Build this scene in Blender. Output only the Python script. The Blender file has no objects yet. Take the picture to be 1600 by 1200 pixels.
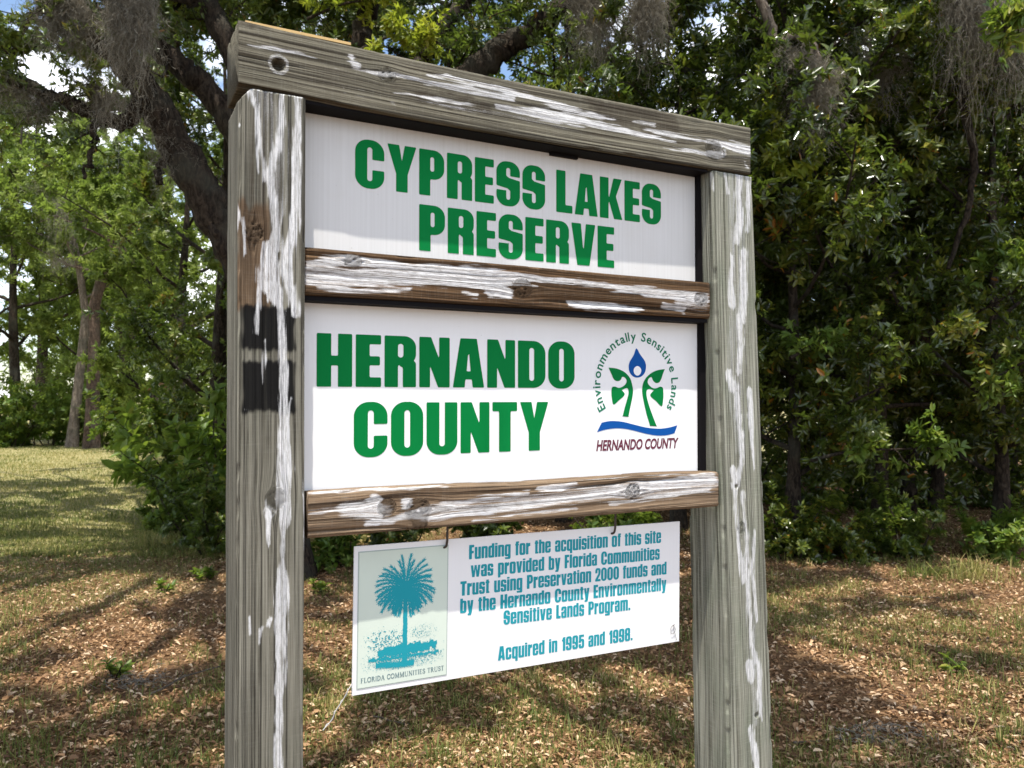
import bpy, bmesh, math, random
import numpy as np
from mathutils import Vector, Matrix

S = bpy.context.scene
COL = S.collection
R = math.radians

# ------------------------------------------------------------------ camera
FPX = 1244.0                       # focal length in pixels of a 1600 px wide picture (28 mm on 36 mm)
PITCH = math.atan(20 / FPX)
EYE = 1.6
cd = bpy.data.cameras.new('camera')
cd.sensor_width = 36.0
cd.lens = 36.0 * FPX / 1600
cd.clip_start = 0.05
cd.clip_end = 3000
cd.dof.use_dof = True
cd.dof.focus_distance = 2.0
cd.dof.aperture_fstop = 9.0
cam = bpy.data.objects.new('camera', cd)
COL.objects.link(cam)
cam.location = (0, 0, EYE)
cam.rotation_euler = (R(90) + PITCH, 0, 0)
S.camera = cam

# ------------------------------------------------------------------ sky and sun
SUN_EL = R(74.3)
w = bpy.data.worlds.new('World')
S.world = w
w.use_nodes = True
nt = w.node_tree
nt.nodes.clear()
sky = nt.nodes.new('ShaderNodeTexSky')
sky.sky_type = 'NISHITA'
sky.sun_disc = False
sky.sun_elevation = SUN_EL
sky.sun_rotation = R(181.3)
sky.air_density = 1.0
sky.dust_density = 0.6
bg = nt.nodes.new('ShaderNodeBackground')
bg.inputs['Strength'].default_value = 0.15
wo = nt.nodes.new('ShaderNodeOutputWorld')
tc = nt.nodes.new('ShaderNodeTexCoord')
mp = nt.nodes.new('ShaderNodeMapping')
mp.inputs['Scale'].default_value = (1.0, 1.0, 2.4)
mp.inputs['Location'].default_value = (0.35, 0.1, 0.2)
cn = nt.nodes.new('ShaderNodeTexNoise')
cn.inputs['Scale'].default_value = 3.1
cn.inputs['Detail'].default_value = 7
cn.inputs['Roughness'].default_value = 0.55
cr = nt.nodes.new('ShaderNodeMapRange')
cr.inputs[1].default_value = 0.46
cr.inputs[2].default_value = 0.62
mx = nt.nodes.new('ShaderNodeMix')
mx.data_type = 'RGBA'
mx.inputs['B'].default_value = (10.5, 10.6, 10.9, 1)
nt.links.new(tc.outputs['Generated'], mp.inputs['Vector'])
nt.links.new(mp.outputs[0], cn.inputs['Vector'])
nt.links.new(cn.outputs['Fac'], cr.inputs[0])
nt.links.new(cr.outputs[0], mx.inputs['Factor'])
nt.links.new(sky.outputs[0], mx.inputs['A'])
nt.links.new(mx.outputs['Result'], bg.inputs['Color'])
nt.links.new(bg.outputs[0], wo.inputs['Surface'])

sd = bpy.data.lights.new('sun', 'SUN')
sd.energy = 5.0
sd.angle = R(0.5)
sd.color = (1.0, 0.95, 0.86)
sun = bpy.data.objects.new('sun', sd)
COL.objects.link(sun)
TO_SUN = Vector((-0.022 * math.cos(SUN_EL), -math.cos(SUN_EL), math.sin(SUN_EL)))
sun.rotation_euler = TO_SUN.to_track_quat('Z', 'Y').to_euler()
sun.location = (0, -20, 60)

S.view_settings.view_transform = 'Standard'
S.view_settings.look = 'None'
S.view_settings.gamma = 1.0
S.view_settings.exposure = 0.66
try:
    S.cycles.max_bounces = 7
    S.cycles.diffuse_bounces = 4
    S.cycles.glossy_bounces = 3
    S.cycles.sample_clamp_indirect = 6
    S.cycles.use_denoising = True
    S.cycles.denoiser = 'OPENIMAGEDENOISE'
except Exception:
    pass

# ------------------------------------------------------------------ helpers
FWD = np.array([0, math.cos(PITCH), math.sin(PITCH)])
UPV = np.array([0, -math.sin(PITCH), math.cos(PITCH)])


def ray(px, py):
    return np.array([1.0, 0, 0]) * (px - 800) / FPX + UPV * (600 - py) / FPX + FWD


def at(px, py, Y):
    """point of the place seen at photo pixel (px, py), Y metres in front of the camera"""
    d = ray(px, py)
    t = Y / d[1]
    return np.array([0, 0, EYE]) + d * t


TH = R(27.9)
SA = np.array([math.cos(TH), math.sin(TH), 0])
SB = np.array([-math.sin(TH), math.cos(TH), 0])
SP0 = np.array([-0.539, 1.524, 0.0])


def onsign(px, py, d=0.0):
    """(s, z) on the sign's plane d metres behind its front"""
    D = ray(px, py)
    C = np.array([0, 0, EYE])
    t = (SB @ (SP0 + SB * d - C)) / (SB @ D)
    Q = C + D * t
    return float((Q - SP0) @ SA), float(Q[2])


def tag(o, label=None, cat=None, group=None, kind=None):
    if label: o['label'] = label
    if cat: o['category'] = cat
    if group: o['group'] = group
    if kind: o['kind'] = kind
    return o


def empty(name, loc=(0, 0, 0), rz=0.0, label=None, cat=None, group=None):
    o = bpy.data.objects.new(name, None)
    o.empty_display_size = 0.1
    COL.objects.link(o)
    o.location = loc
    o.rotation_euler = (0, 0, rz)
    return tag(o, label, cat, group)


def mk(name, V, F, mats, parent=None, mi=None, attrs=None, smooth=False):
    """mesh object from numpy verts and a list of (n,k) face arrays"""
    V = np.asarray(V, dtype=np.float32).reshape(-1, 3)
    if isinstance(F, np.ndarray): F = [F]
    F = [np.asarray(f, dtype=np.int32) for f in F if len(f)]
    me = bpy.data.meshes.new(name)
    me.vertices.add(len(V))
    me.vertices.foreach_set('co', V.ravel())
    loops = np.concatenate([f.ravel() for f in F])
    tot = np.concatenate([np.full(len(f), f.shape[1], np.int32) for f in F])
    start = np.concatenate([[0], np.cumsum(tot)[:-1]]).astype(np.int32)
    me.loops.add(len(loops))
    me.loops.foreach_set('vertex_index', loops)
    me.polygons.add(len(tot))
    me.polygons.foreach_set('loop_start', start)
    if mi is not None:
        me.polygons.foreach_set('material_index', np.asarray(mi, dtype=np.int32))
    me.update(calc_edges=True)
    if smooth:
        me.polygons.foreach_set('use_smooth', np.ones(len(tot), dtype=bool))
    for k, (dom, typ, arr) in (attrs or {}).items():
        a = me.attributes.new(k, typ, dom)
        arr = np.asarray(arr, dtype=np.float32)
        a.data.foreach_set('vector' if typ == 'FLOAT_VECTOR' else 'value', arr.ravel())
    for m in (mats if isinstance(mats, (list, tuple)) else [mats]):
        me.materials.append(m)
    o = bpy.data.objects.new(name, me)
    COL.objects.link(o)
    if parent: o.parent = parent
    return o


def unit(a):
    return a / np.maximum(np.linalg.norm(a, axis=-1, keepdims=True), 1e-9)


def vnoise(x, y, seed=0):
    """smooth value noise in [0,1]"""
    x = np.asarray(x, float); y = np.asarray(y, float)
    xi = np.floor(x).astype(np.int64); yi = np.floor(y).astype(np.int64)
    fx = x - xi; fy = y - yi
    fx = fx * fx * (3 - 2 * fx); fy = fy * fy * (3 - 2 * fy)

    def h(a, b):
        n = (a * 374761393 + b * 668265263 + seed * 974711) & 0x7fffffff
        n = ((n ^ (n >> 13)) * 1274126177) & 0x7fffffff
        n = (n ^ (n >> 16)) & 0xffffff
        return n / float(0xffffff)
    return (h(xi, yi) * (1 - fx) + h(xi + 1, yi) * fx) * (1 - fy) + (h(xi, yi + 1) * (1 - fx) + h(xi + 1, yi + 1) * fx) * fy


def sst(a, b, x):
    t = np.clip((x - a) / (b - a), 0, 1)
    return t * t * (3 - 2 * t)


# ------------------------------------------------------------------ materials
def newmat(name):
    m = bpy.data.materials.new(name)
    m.use_nodes = True
    n = m.node_tree
    n.nodes.clear()
    out = n.nodes.new('ShaderNodeOutputMaterial')
    return m, n, out


class NB:
    """small node-tree shorthand"""
    def __init__(s, n): s.n = n
    def node(s, t, **kw):
        x = s.n.nodes.new(t)
        for k, v in kw.items(): setattr(x, k, v)
        return x
    def link(s, a, b): s.n.links.new(a, b)
    def attr(s, name, out='Fac'):
        x = s.node('ShaderNodeAttribute'); x.attribute_name = name
        return x.outputs[out]
    def noise(s, vec, scale=1, detail=3, rough=0.5, dist=0.0, out='Fac'):
        x = s.node('ShaderNodeTexNoise')
        x.inputs['Scale'].default_value = scale
        x.inputs['Detail'].default_value = detail
        x.inputs['Roughness'].default_value = rough
        x.inputs['Distortion'].default_value = dist
        if vec is not None: s.link(vec, x.inputs['Vector'])
        return x.outputs[out]
    def scale(s, vec, sc, loc=(0, 0, 0)):
        x = s.node('ShaderNodeMapping')
        x.inputs['Scale'].default_value = sc
        x.inputs['Location'].default_value = loc
        s.link(vec, x.inputs['Vector'])
        return x.outputs[0]
    def mr(s, v, a, b, c=0.0, d=1.0, smooth=False):
        x = s.node('ShaderNodeMapRange')
        if smooth: x.interpolation_type = 'SMOOTHSTEP'
        for i, q in enumerate((a, b, c, d)): x.inputs[i + 1].default_value = q
        s.link(v, x.inputs[0])
        return x.outputs[0]
    def math(s, op, a, b=None):
        x = s.node('ShaderNodeMath', operation=op)
        for i, v in enumerate((a, b)):
            if v is None: continue
            if isinstance(v, (int, float)): x.inputs[i].default_value = v
            else: s.link(v, x.inputs[i])
        return x.outputs[0]
    def mix(s, f, a, b, blend='MIX'):
        x = s.node('ShaderNodeMix', data_type='RGBA', blend_type=blend)
        if isinstance(f, (int, float)): x.inputs['Factor'].default_value = f
        else: s.link(f, x.inputs['Factor'])
        for k, v in (('A', a), ('B', b)):
            if isinstance(v, tuple): x.inputs[k].default_value = (*v[:3], 1)
            else: s.link(v, x.inputs[k])
        return x.outputs['Result']
    def ramp(s, v, stops):
        x = s.node('ShaderNodeValToRGB')
        e = x.color_ramp.elements
        while len(e) < len(stops): e.new(0.5)
        for k, (p, c) in enumerate(stops):
            e[k].position = p; e[k].color = (*c, 1)
        s.link(v, x.inputs[0])
        return x.outputs[0]
    def bsdf(s, col, rough=0.6, spec=0.5, **kw):
        x = s.node('ShaderNodeBsdfPrincipled')
        if isinstance(col, tuple): x.inputs['Base Color'].default_value = (*col[:3], 1)
        else: s.link(col, x.inputs['Base Color'])
        if isinstance(rough, (int, float)): x.inputs['Roughness'].default_value = rough
        else: s.link(rough, x.inputs['Roughness'])
        x.inputs['Specular IOR Level'].default_value = spec
        return x
    def bump(s, h, strength, dist):
        x = s.node('ShaderNodeBump')
        x.inputs['Strength'].default_value = strength
        x.inputs['Distance'].default_value = dist
        s.link(h, x.inputs['Height'])
        return x.outputs[0]


def plain(name, col, rough=0.5, spec=0.4, metal=0.0):
    m, n, out = newmat(name); b = NB(n)
    tcn = b.node('ShaderNodeTexCoord')
    ns = b.noise(tcn.outputs['Object'], 40, 4)
    c = b.mix(b.mr(ns, 0.3, 0.7, 0.0, 0.25), col, tuple(x * 0.75 for x in col))
    p = b.bsdf(c, rough, spec)
    p.inputs['Metallic'].default_value = metal
    b.link(p.outputs[0], out.inputs['Surface'])
    return m


def timber_mat(name, light, dark, crack, mottle, seed, sawn=0.06):
    m, n, out = newmat(name); b = NB(n)
    wc = b.attr('wc', 'Vector')
    g1 = b.noise(b.scale(wc, (150, 2.2, 1), (seed, 0, 0)), 1, 3, 0.6)
    g2 = b.noise(b.scale(wc, (620, 9, 1), (seed + 9, 0, 0)), 1, 3, 0.6)
    g3 = b.noise(b.scale(wc, (60, 1.1, 1), (seed + 4, 2, 0)), 1, 2, 0.5)
    mo = b.noise(b.scale(wc, (14, 5, 1), (seed, 3, 0)), 1, 4, 0.6)
    fine = b.noise(b.scale(wc, (900, 500, 1)), 1, 2, 0.5)
    saw = b.noise(b.scale(wc, (25, 420, 1), (0, seed, 0)), 1, 2, 0.6)
    v = b.math('ADD', b.math('MULTIPLY', g1, 0.45), b.math('MULTIPLY', g2, 0.35))
    v = b.math('ADD', v, b.math('MULTIPLY', g3, 0.25))
    col = b.mix(b.mr(v, 0.44, 0.62), dark, light)
    col = b.mix(b.mr(mo, 0.45, 0.7, 0, 0.75), col, mottle, 'MIX')
    col = b.mix(b.mr(v, 0.36, 0.475, 0.95, 0.0), col, crack)
    lines = b.noise(b.scale(wc, (430, 1.6, 1), (seed + 2, 0, 0)), 1, 2, 0.5)
    col = b.mix(b.mr(lines, 0.58, 0.70, 0.0, 0.75), col, crack)
    l2 = b.noise(b.scale(wc, (200, .9, 1), (seed + 6, 1, 0)), 1, 3, 0.55)
    col = b.mix(b.mr(l2, 0.53, 0.63, 0.0, 0.62), col, crack)
    brown = b.attr('brown')
    bw = b.mix(b.mr(v, 0.4, 0.62), (0.045, 0.026, 0.014), (0.17, 0.105, 0.058))
    col = b.mix(brown, col, bw)
    dk = b.attr('dark')
    col = b.mix(b.math('MULTIPLY', dk, b.mr(b.math('ADD', g2, b.math('MULTIPLY', mo, 0.6)), 0.45, 0.75, 1.0, 0.55)), col, (0.030, 0.020, 0.013))
    col = b.mix(b.mr(saw, 0.5, 0.72, 0.0, sawn), col, (0.42, 0.42, 0.38))
    bk = b.attr('black')
    bkn = b.math('MULTIPLY', b.math('MULTIPLY', bk, 0.97), b.mr(g1, 0.25, 0.45, 0.75, 1.0))
    col = b.mix(bkn, col, (0.0045, 0.0045, 0.005))
    # paint smears: traced mask broken up along the grain
    pa = b.attr('paint')
    brk = b.math('ADD', b.math('MULTIPLY', g2, 0.9), b.math('MULTIPLY', fine, 0.35))
    brk = b.math('ADD', brk, b.math('MULTIPLY', g1, 0.5))
    pm = b.math('SUBTRACT', b.math('MULTIPLY', pa, 1.25), b.math('MULTIPLY', brk, 1.55))
    pm = b.mr(pm, -0.70, -0.08, 0.0, 1.0)
    pm = b.math('MULTIPLY', pm, b.mr(pa, 0.0, 0.25))
    pm = b.math('MULTIPLY', pm, b.mr(lines, 0.56, 0.72, 0.96, 0.45))
    chalk = b.noise(b.scale(wc, (330, 45, 1), (seed, 7, 0)), 1, 4, 0.65)
    pm = b.math('MULTIPLY', pm, b.mr(chalk, 0.36, 0.52, 0.55, 1.0))
    pc = b.mix(b.mr(g2, 0.38, 0.60), (0.52, 0.525, 0.54), (0.80, 0.80, 0.805))
    col = b.mix(pm, col, pc)
    p = b.bsdf(col, 0.85, 0.12)
    h = b.math('ADD', b.math('MULTIPLY', v, 1.0), b.math('MULTIPLY', fine, 0.18))
    h = b.math('ADD', h, b.math('MULTIPLY', saw, sawn * 0.7))
    h = b.math('ADD', h, b.math('MULTIPLY', pm, 0.10))
    h = b.math('SUBTRACT', h, b.math('MULTIPLY', b.mr(l2, 0.53, 0.63), 0.5))
    b.link(b.bump(h, 1.0, 0.004), p.inputs['Normal'])
    b.link(p.outputs[0], out.inputs['Surface'])
    return m


def leaf_mat(name, stops, trans=0.35, rough=0.36, spec=0.5, tcol=(0.24, 0.36, 0.04)):
    m, n, out = newmat(name); b = NB(n)
    t = b.attr('tint')
    geo = b.node('ShaderNodeNewGeometry')
    ns = b.noise(geo.outputs['Position'], 1.3, 2)
    tt = b.math('ADD', t, b.mr(ns, 0.3, 0.7, -0.12, 0.12))
    col = b.ramp(tt, stops)
    p = b.bsdf(col, rough, spec)
    tr = b.node('ShaderNodeBsdfTranslucent')
    b.link(b.mix(0.55, col, tcol), tr.inputs['Color'])
    ms = b.node('ShaderNodeMixShader')
    ms.inputs[0].default_value = trans
    b.link(p.outputs[0], ms.inputs[1]); b.link(tr.outputs[0], ms.inputs[2])
    b.link(ms.outputs[0], out.inputs['Surface'])
    return m


def bark_mat(name, a, c, sc=1.0):
    m, n, out = newmat(name); b = NB(n)
    geo = b.node('ShaderNodeNewGeometry')
    v = b.scale(geo.outputs['Position'], (14 * sc, 14 * sc, 5 * sc))
    n1 = b.noise(v, 1.6, 7, 0.7, 1.2)
    n2 = b.noise(geo.outputs['Position'], 3, 3)
    n3 = b.noise(v, 4, 4, 0.6)
    col = b.mix(b.mr(n1, 0.42, 0.60), a, c)
    col = b.mix(b.mr(n2, 0.5, 0.68, 0, 0.6), col, (0.075, 0.075, 0.058))
    p = b.bsdf(col, 0.9, 0.15)
    b.link(b.bump(b.math('ADD', n1, b.math('MULTIPLY', n3, 0.5)), 1.0, 0.06), p.inputs['Normal'])
    b.link(p.outputs[0], out.inputs['Surface'])
    return m


M_LPOST = timber_mat('weathered_post_wood', (0.245, 0.232, 0.188), (0.095, 0.088, 0.068), (0.024, 0.021, 0.017), (0.155, 0.15, 0.118), 3)
M_RPOST = timber_mat('weathered_pale_post_wood', (0.335, 0.335, 0.275), (0.17, 0.17, 0.13), (0.045, 0.042, 0.032), (0.18, 0.20, 0.148), 17, 0.2)
M_BEAM = timber_mat('weathered_beam_wood', (0.205, 0.19, 0.143), (0.078, 0.068, 0.05), (0.021, 0.017, 0.013), (0.128, 0.12, 0.09), 29)
M_RAIL = timber_mat('brown_rail_wood', (0.165, 0.098, 0.050), (0.052, 0.029, 0.015), (0.012, 0.008, 0.005), (0.09, 0.052, 0.027), 41)
M_RAIL2 = timber_mat('bleached_rail_wood', (0.30, 0.215, 0.14), (0.115, 0.073, 0.043), (0.024, 0.015, 0.010), (0.20, 0.14, 0.09), 53)


def panel_mat(name, col, streak):
    m, n, out = newmat(name); b = NB(n)
    tcn = b.node('ShaderNodeTexCoord')
    o = tcn.outputs['Object']
    s1 = b.noise(b.scale(o, (170, 1, 2.0)), 1, 3, 0.6)
    s2 = b.noise(o, 7, 5, 0.6)
    s3 = b.noise(o, 120, 2, 0.5)
    c = b.mix(b.mr(s1, 0.4, 0.75, 0, streak), col, (0.47, 0.46, 0.44))
    c = b.mix(b.mr(s2, 0.5, 0.78, 0, streak * 0.8), c, (0.50, 0.48, 0.44))
    c = b.mix(b.mr(s3, 0.76, 0.82, 0, 0.5), c, (0.35, 0.33, 0.3))
    p = b.bsdf(c, b.mr(s2, 0.3, 0.7, 0.32, 0.5), 0.45)
    b.link(p.outputs[0], out.inputs['Surface'])
    return m


M_PANEL1 = panel_mat('dusty_white_panel', (0.615, 0.61, 0.605), 0.36)
M_PANEL2 = panel_mat('clean_white_panel', (0.78, 0.78, 0.79), 0.04)
M_PANEL3 = panel_mat('white_plastic_board', (0.77, 0.77, 0.78), 0.05)


def vinyl(name, col):
    m, n, out = newmat(name); b = NB(n)
    tcn = b.node('ShaderNodeTexCoord')
    s2 = b.noise(tcn.outputs['Object'], 9, 5, 0.6)
    c = b.mix(b.mr(s2, 0.4, 0.75, 0, 0.3), col, tuple(min(1, x * 1.15 + 0.003) for x in col))
    p = b.bsdf(c, 0.55, 0.05)
    b.link(p.outputs[0], out.inputs['Surface'])
    return m


M_GREEN = vinyl('green_vinyl', (0.0015, 0.168, 0.038))
M_DKGREEN = vinyl('dark_green_vinyl', (0.012, 0.16, 0.085))
M_BLUE = vinyl('blue_vinyl', (0.006, 0.075, 0.30))
M_MAROON = vinyl('maroon_vinyl', (0.13, 0.035, 0.055))
M_TEAL = vinyl('teal_vinyl', (0.018, 0.27, 0.33))
M_SAGE = vinyl('sage_print_ground', (0.56, 0.63, 0.555))
M_GREY = vinyl('grey_print_border', (0.36, 0.42, 0.39))
M_SLATE = vinyl('slate_print', (0.11, 0.18, 0.20))
M_WHITE = vinyl('white_vinyl', (0.80, 0.80, 0.81))
M_BLACK = plain('black_trim_and_shade', (0.007, 0.006, 0.007), 0.7, 0.08)
M_STEEL = plain('weathered_bolt_steel', (0.33, 0.32, 0.30), 0.5, 0.5, 0.6)
M_RUST = plain('rusted_hook_steel', (0.06, 0.045, 0.036), 0.65, 0.4, 0.3)
M_WIRE = plain('grey_wire', (0.42, 0.41, 0.40), 0.45, 0.5, 0.5)

M_LEAF = leaf_mat('oak_leaf', [(0.0, (0.028, 0.047, 0.010)), (0.45, (0.068, 0.104, 0.018)), (0.8, (0.135, 0.170, 0.028)), (0.96, (0.22, 0.22, 0.035)), (1.0, (0.24, 0.10, 0.02))], 0.34, 0.33, 0.6)
M_LEAF_GLOSS = leaf_mat('glossy_leaf', [(0.0, (0.026, 0.041, 0.009)), (0.5, (0.072, 0.102, 0.016)), (0.85, (0.165, 0.180, 0.024)), (0.965, (0.25, 0.235, 0.03)), (1.0, (0.33, 0.13, 0.02))], 0.28, 0.26, 0.7)
M_LEAF_LIGHT = leaf_mat('bright_leaf', [(0.0, (0.052, 0.098, 0.016)), (0.5, (0.10, 0.172, 0.026)), (0.9, (0.18, 0.23, 0.04)), (1.0, (0.27, 0.26, 0.05))], 0.42, 0.45, 0.4, (0.36, 0.48, 0.05))
M_LEAF_YEL = leaf_mat('yellow_green_leaf', [(0.0, (0.10, 0.155, 0.016)), (0.5, (0.20, 0.26, 0.025)), (1.0, (0.36, 0.34, 0.03))], 0.5, 0.4, 0.5, (0.5, 0.58, 0.05))
M_LEAF_FAR = leaf_mat('distant_leaf', [(0.0, (0.07, 0.108, 0.022)), (0.5, (0.15, 0.20, 0.040)), (1.0, (0.27, 0.31, 0.07))], 0.5, 0.5, 0.35, (0.30, 0.42, 0.06))
M_BARK = bark_mat('oak_bark', (0.018, 0.013, 0.010), (0.075, 0.056, 0.040))
M_BARK_PALE = bark_mat('pale_bark', (0.12, 0.095, 0.075), (0.27, 0.225, 0.18))
M_BARK_BROWN = bark_mat('brown_bark', (0.05, 0.034, 0.026), (0.15, 0.105, 0.078))
M_MOSS = leaf_mat('spanish_moss_strands', [(0.0, (0.095, 0.084, 0.066)), (0.5, (0.20, 0.185, 0.15)), (1.0, (0.36, 0.34, 0.29))], 0.3, 0.8, 0.1, (0.34, 0.28, 0.2))
M_GRASS = leaf_mat('grass_blade', [(0.0, (0.055, 0.085, 0.018)), (0.45, (0.13, 0.155, 0.035)), (0.75, (0.30, 0.26, 0.09)), (1.0, (0.50, 0.40, 0.19))], 0.3, 0.6, 0.25, (0.35, 0.38, 0.09))
M_LITTER = leaf_mat('dead_leaf', [(0.0, (0.050, 0.023, 0.010)), (0.3, (0.17, 0.086, 0.038)), (0.62, (0.42, 0.255, 0.13)), (1.0, (0.74, 0.58, 0.40))], 0.12, 0.6, 0.3, (0.45, 0.25, 0.1))


def ground_mat():
    m, n, out = newmat('leaf_strewn_ground'); b = NB(n)
    geo = b.node('ShaderNodeNewGeometry')
    P = geo.outputs['Position']
    big = b.noise(P, 0.55, 4, 0.6)
    med = b.noise(P, 3.0, 5, 0.6)
    sm = b.noise(P, 28, 5, 0.65, 0.6)
    fin = b.noise(P, 90, 3, 0.6)
    litter = b.ramp(b.math('ADD', b.math('MULTIPLY', sm, 0.7), b.math('MULTIPLY', fin, 0.3)),
                    [(0.30, (0.035, 0.02, 0.011)), (0.46, (0.12, 0.068, 0.035)), (0.58, (0.23, 0.14, 0.07)), (0.75, (0.40, 0.28, 0.16))])
    straw = b.ramp(b.math('ADD', b.math('MULTIPLY', sm, 0.6), b.math('MULTIPLY', med, 0.4)),
                   [(0.30, (0.10, 0.10, 0.032)), (0.5, (0.27, 0.24, 0.11)), (0.72, (0.48, 0.41, 0.24))])
    sep = b.node('ShaderNodeSeparateXYZ'); b.link(P, sep.inputs[0])
    # lawn lies to the left and beyond about nine metres
    k = b.math('ADD', b.math('MULTIPLY', sep.outputs['Y'], 0.11), b.math('MULTIPLY', sep.outputs['X'], -0.10))
    k = b.math('ADD', k, b.math('MULTIPLY', big, 1.0))
    col = b.mix(b.mr(k, 1.45, 2.05, 0, 1, True), litter, straw)
    p = b.bsdf(col, 0.95, 0.1)
    b.link(b.bump(b.math('ADD', sm, b.math('MULTIPLY', fin, 0.5)), 1.0, 0.02), p.inputs['Normal'])
    b.link(p.outputs[0], out.inputs['Surface'])
    return m


M_GROUND = ground_mat()

# ------------------------------------------------------------------ lettering from distance fields


def box(x, y, x0, y0, x1, y1, r=0.0):
    cx, cy, hx, hy = (x0 + x1) / 2, (y0 + y1) / 2, (x1 - x0) / 2, (y1 - y0) / 2
    r = min(r, hx, hy)
    qx = np.abs(x - cx) - hx + r; qy = np.abs(y - cy) - hy + r
    return np.minimum(np.maximum(qx, qy), 0) + np.hypot(np.maximum(qx, 0), np.maximum(qy, 0)) - r


def seg(x, y, x0, y0, x1, y1, r0, r1=None):
    r1 = r0 if r1 is None else r1
    dx, dy = x1 - x0, y1 - y0
    t = np.clip(((x - x0) * dx + (y - y0) * dy) / max(dx * dx + dy * dy, 1e-12), 0, 1)
    return np.hypot(x - x0 - t * dx, y - y0 - t * dy) - (r0 + (r1 - r0) * t)


def poly(x, y, pts):
    """signed distance to a polygon"""
    d = np.full(x.shape, 1e9); s = np.ones(x.shape)
    n = len(pts)
    for i in range(n):
        ax, ay = pts[i]; bx, by = pts[i - 1]
        ex, ey = bx - ax, by - ay
        wx, wy = x - ax, y - ay
        t = np.clip((wx * ex + wy * ey) / (ex * ex + ey * ey + 1e-12), 0, 1)
        d = np.minimum(d, (wx - ex * t) ** 2 + (wy - ey * t) ** 2)
        c1 = y >= ay; c2 = y < by; c3 = ex * wy > ey * wx
        flip = (c1 & c2 & c3) | (~c1 & ~c2 & ~c3)
        s = np.where(flip, -s, s)
    return s * np.sqrt(d)


U = lambda *a: np.minimum.reduce(a)
SUB = lambda a, *b: np.maximum.reduce([a] + [-q for q in b])
AND = lambda *a: np.maximum.reduce(a)
ST, BR = 0.245, 0.165


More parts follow.
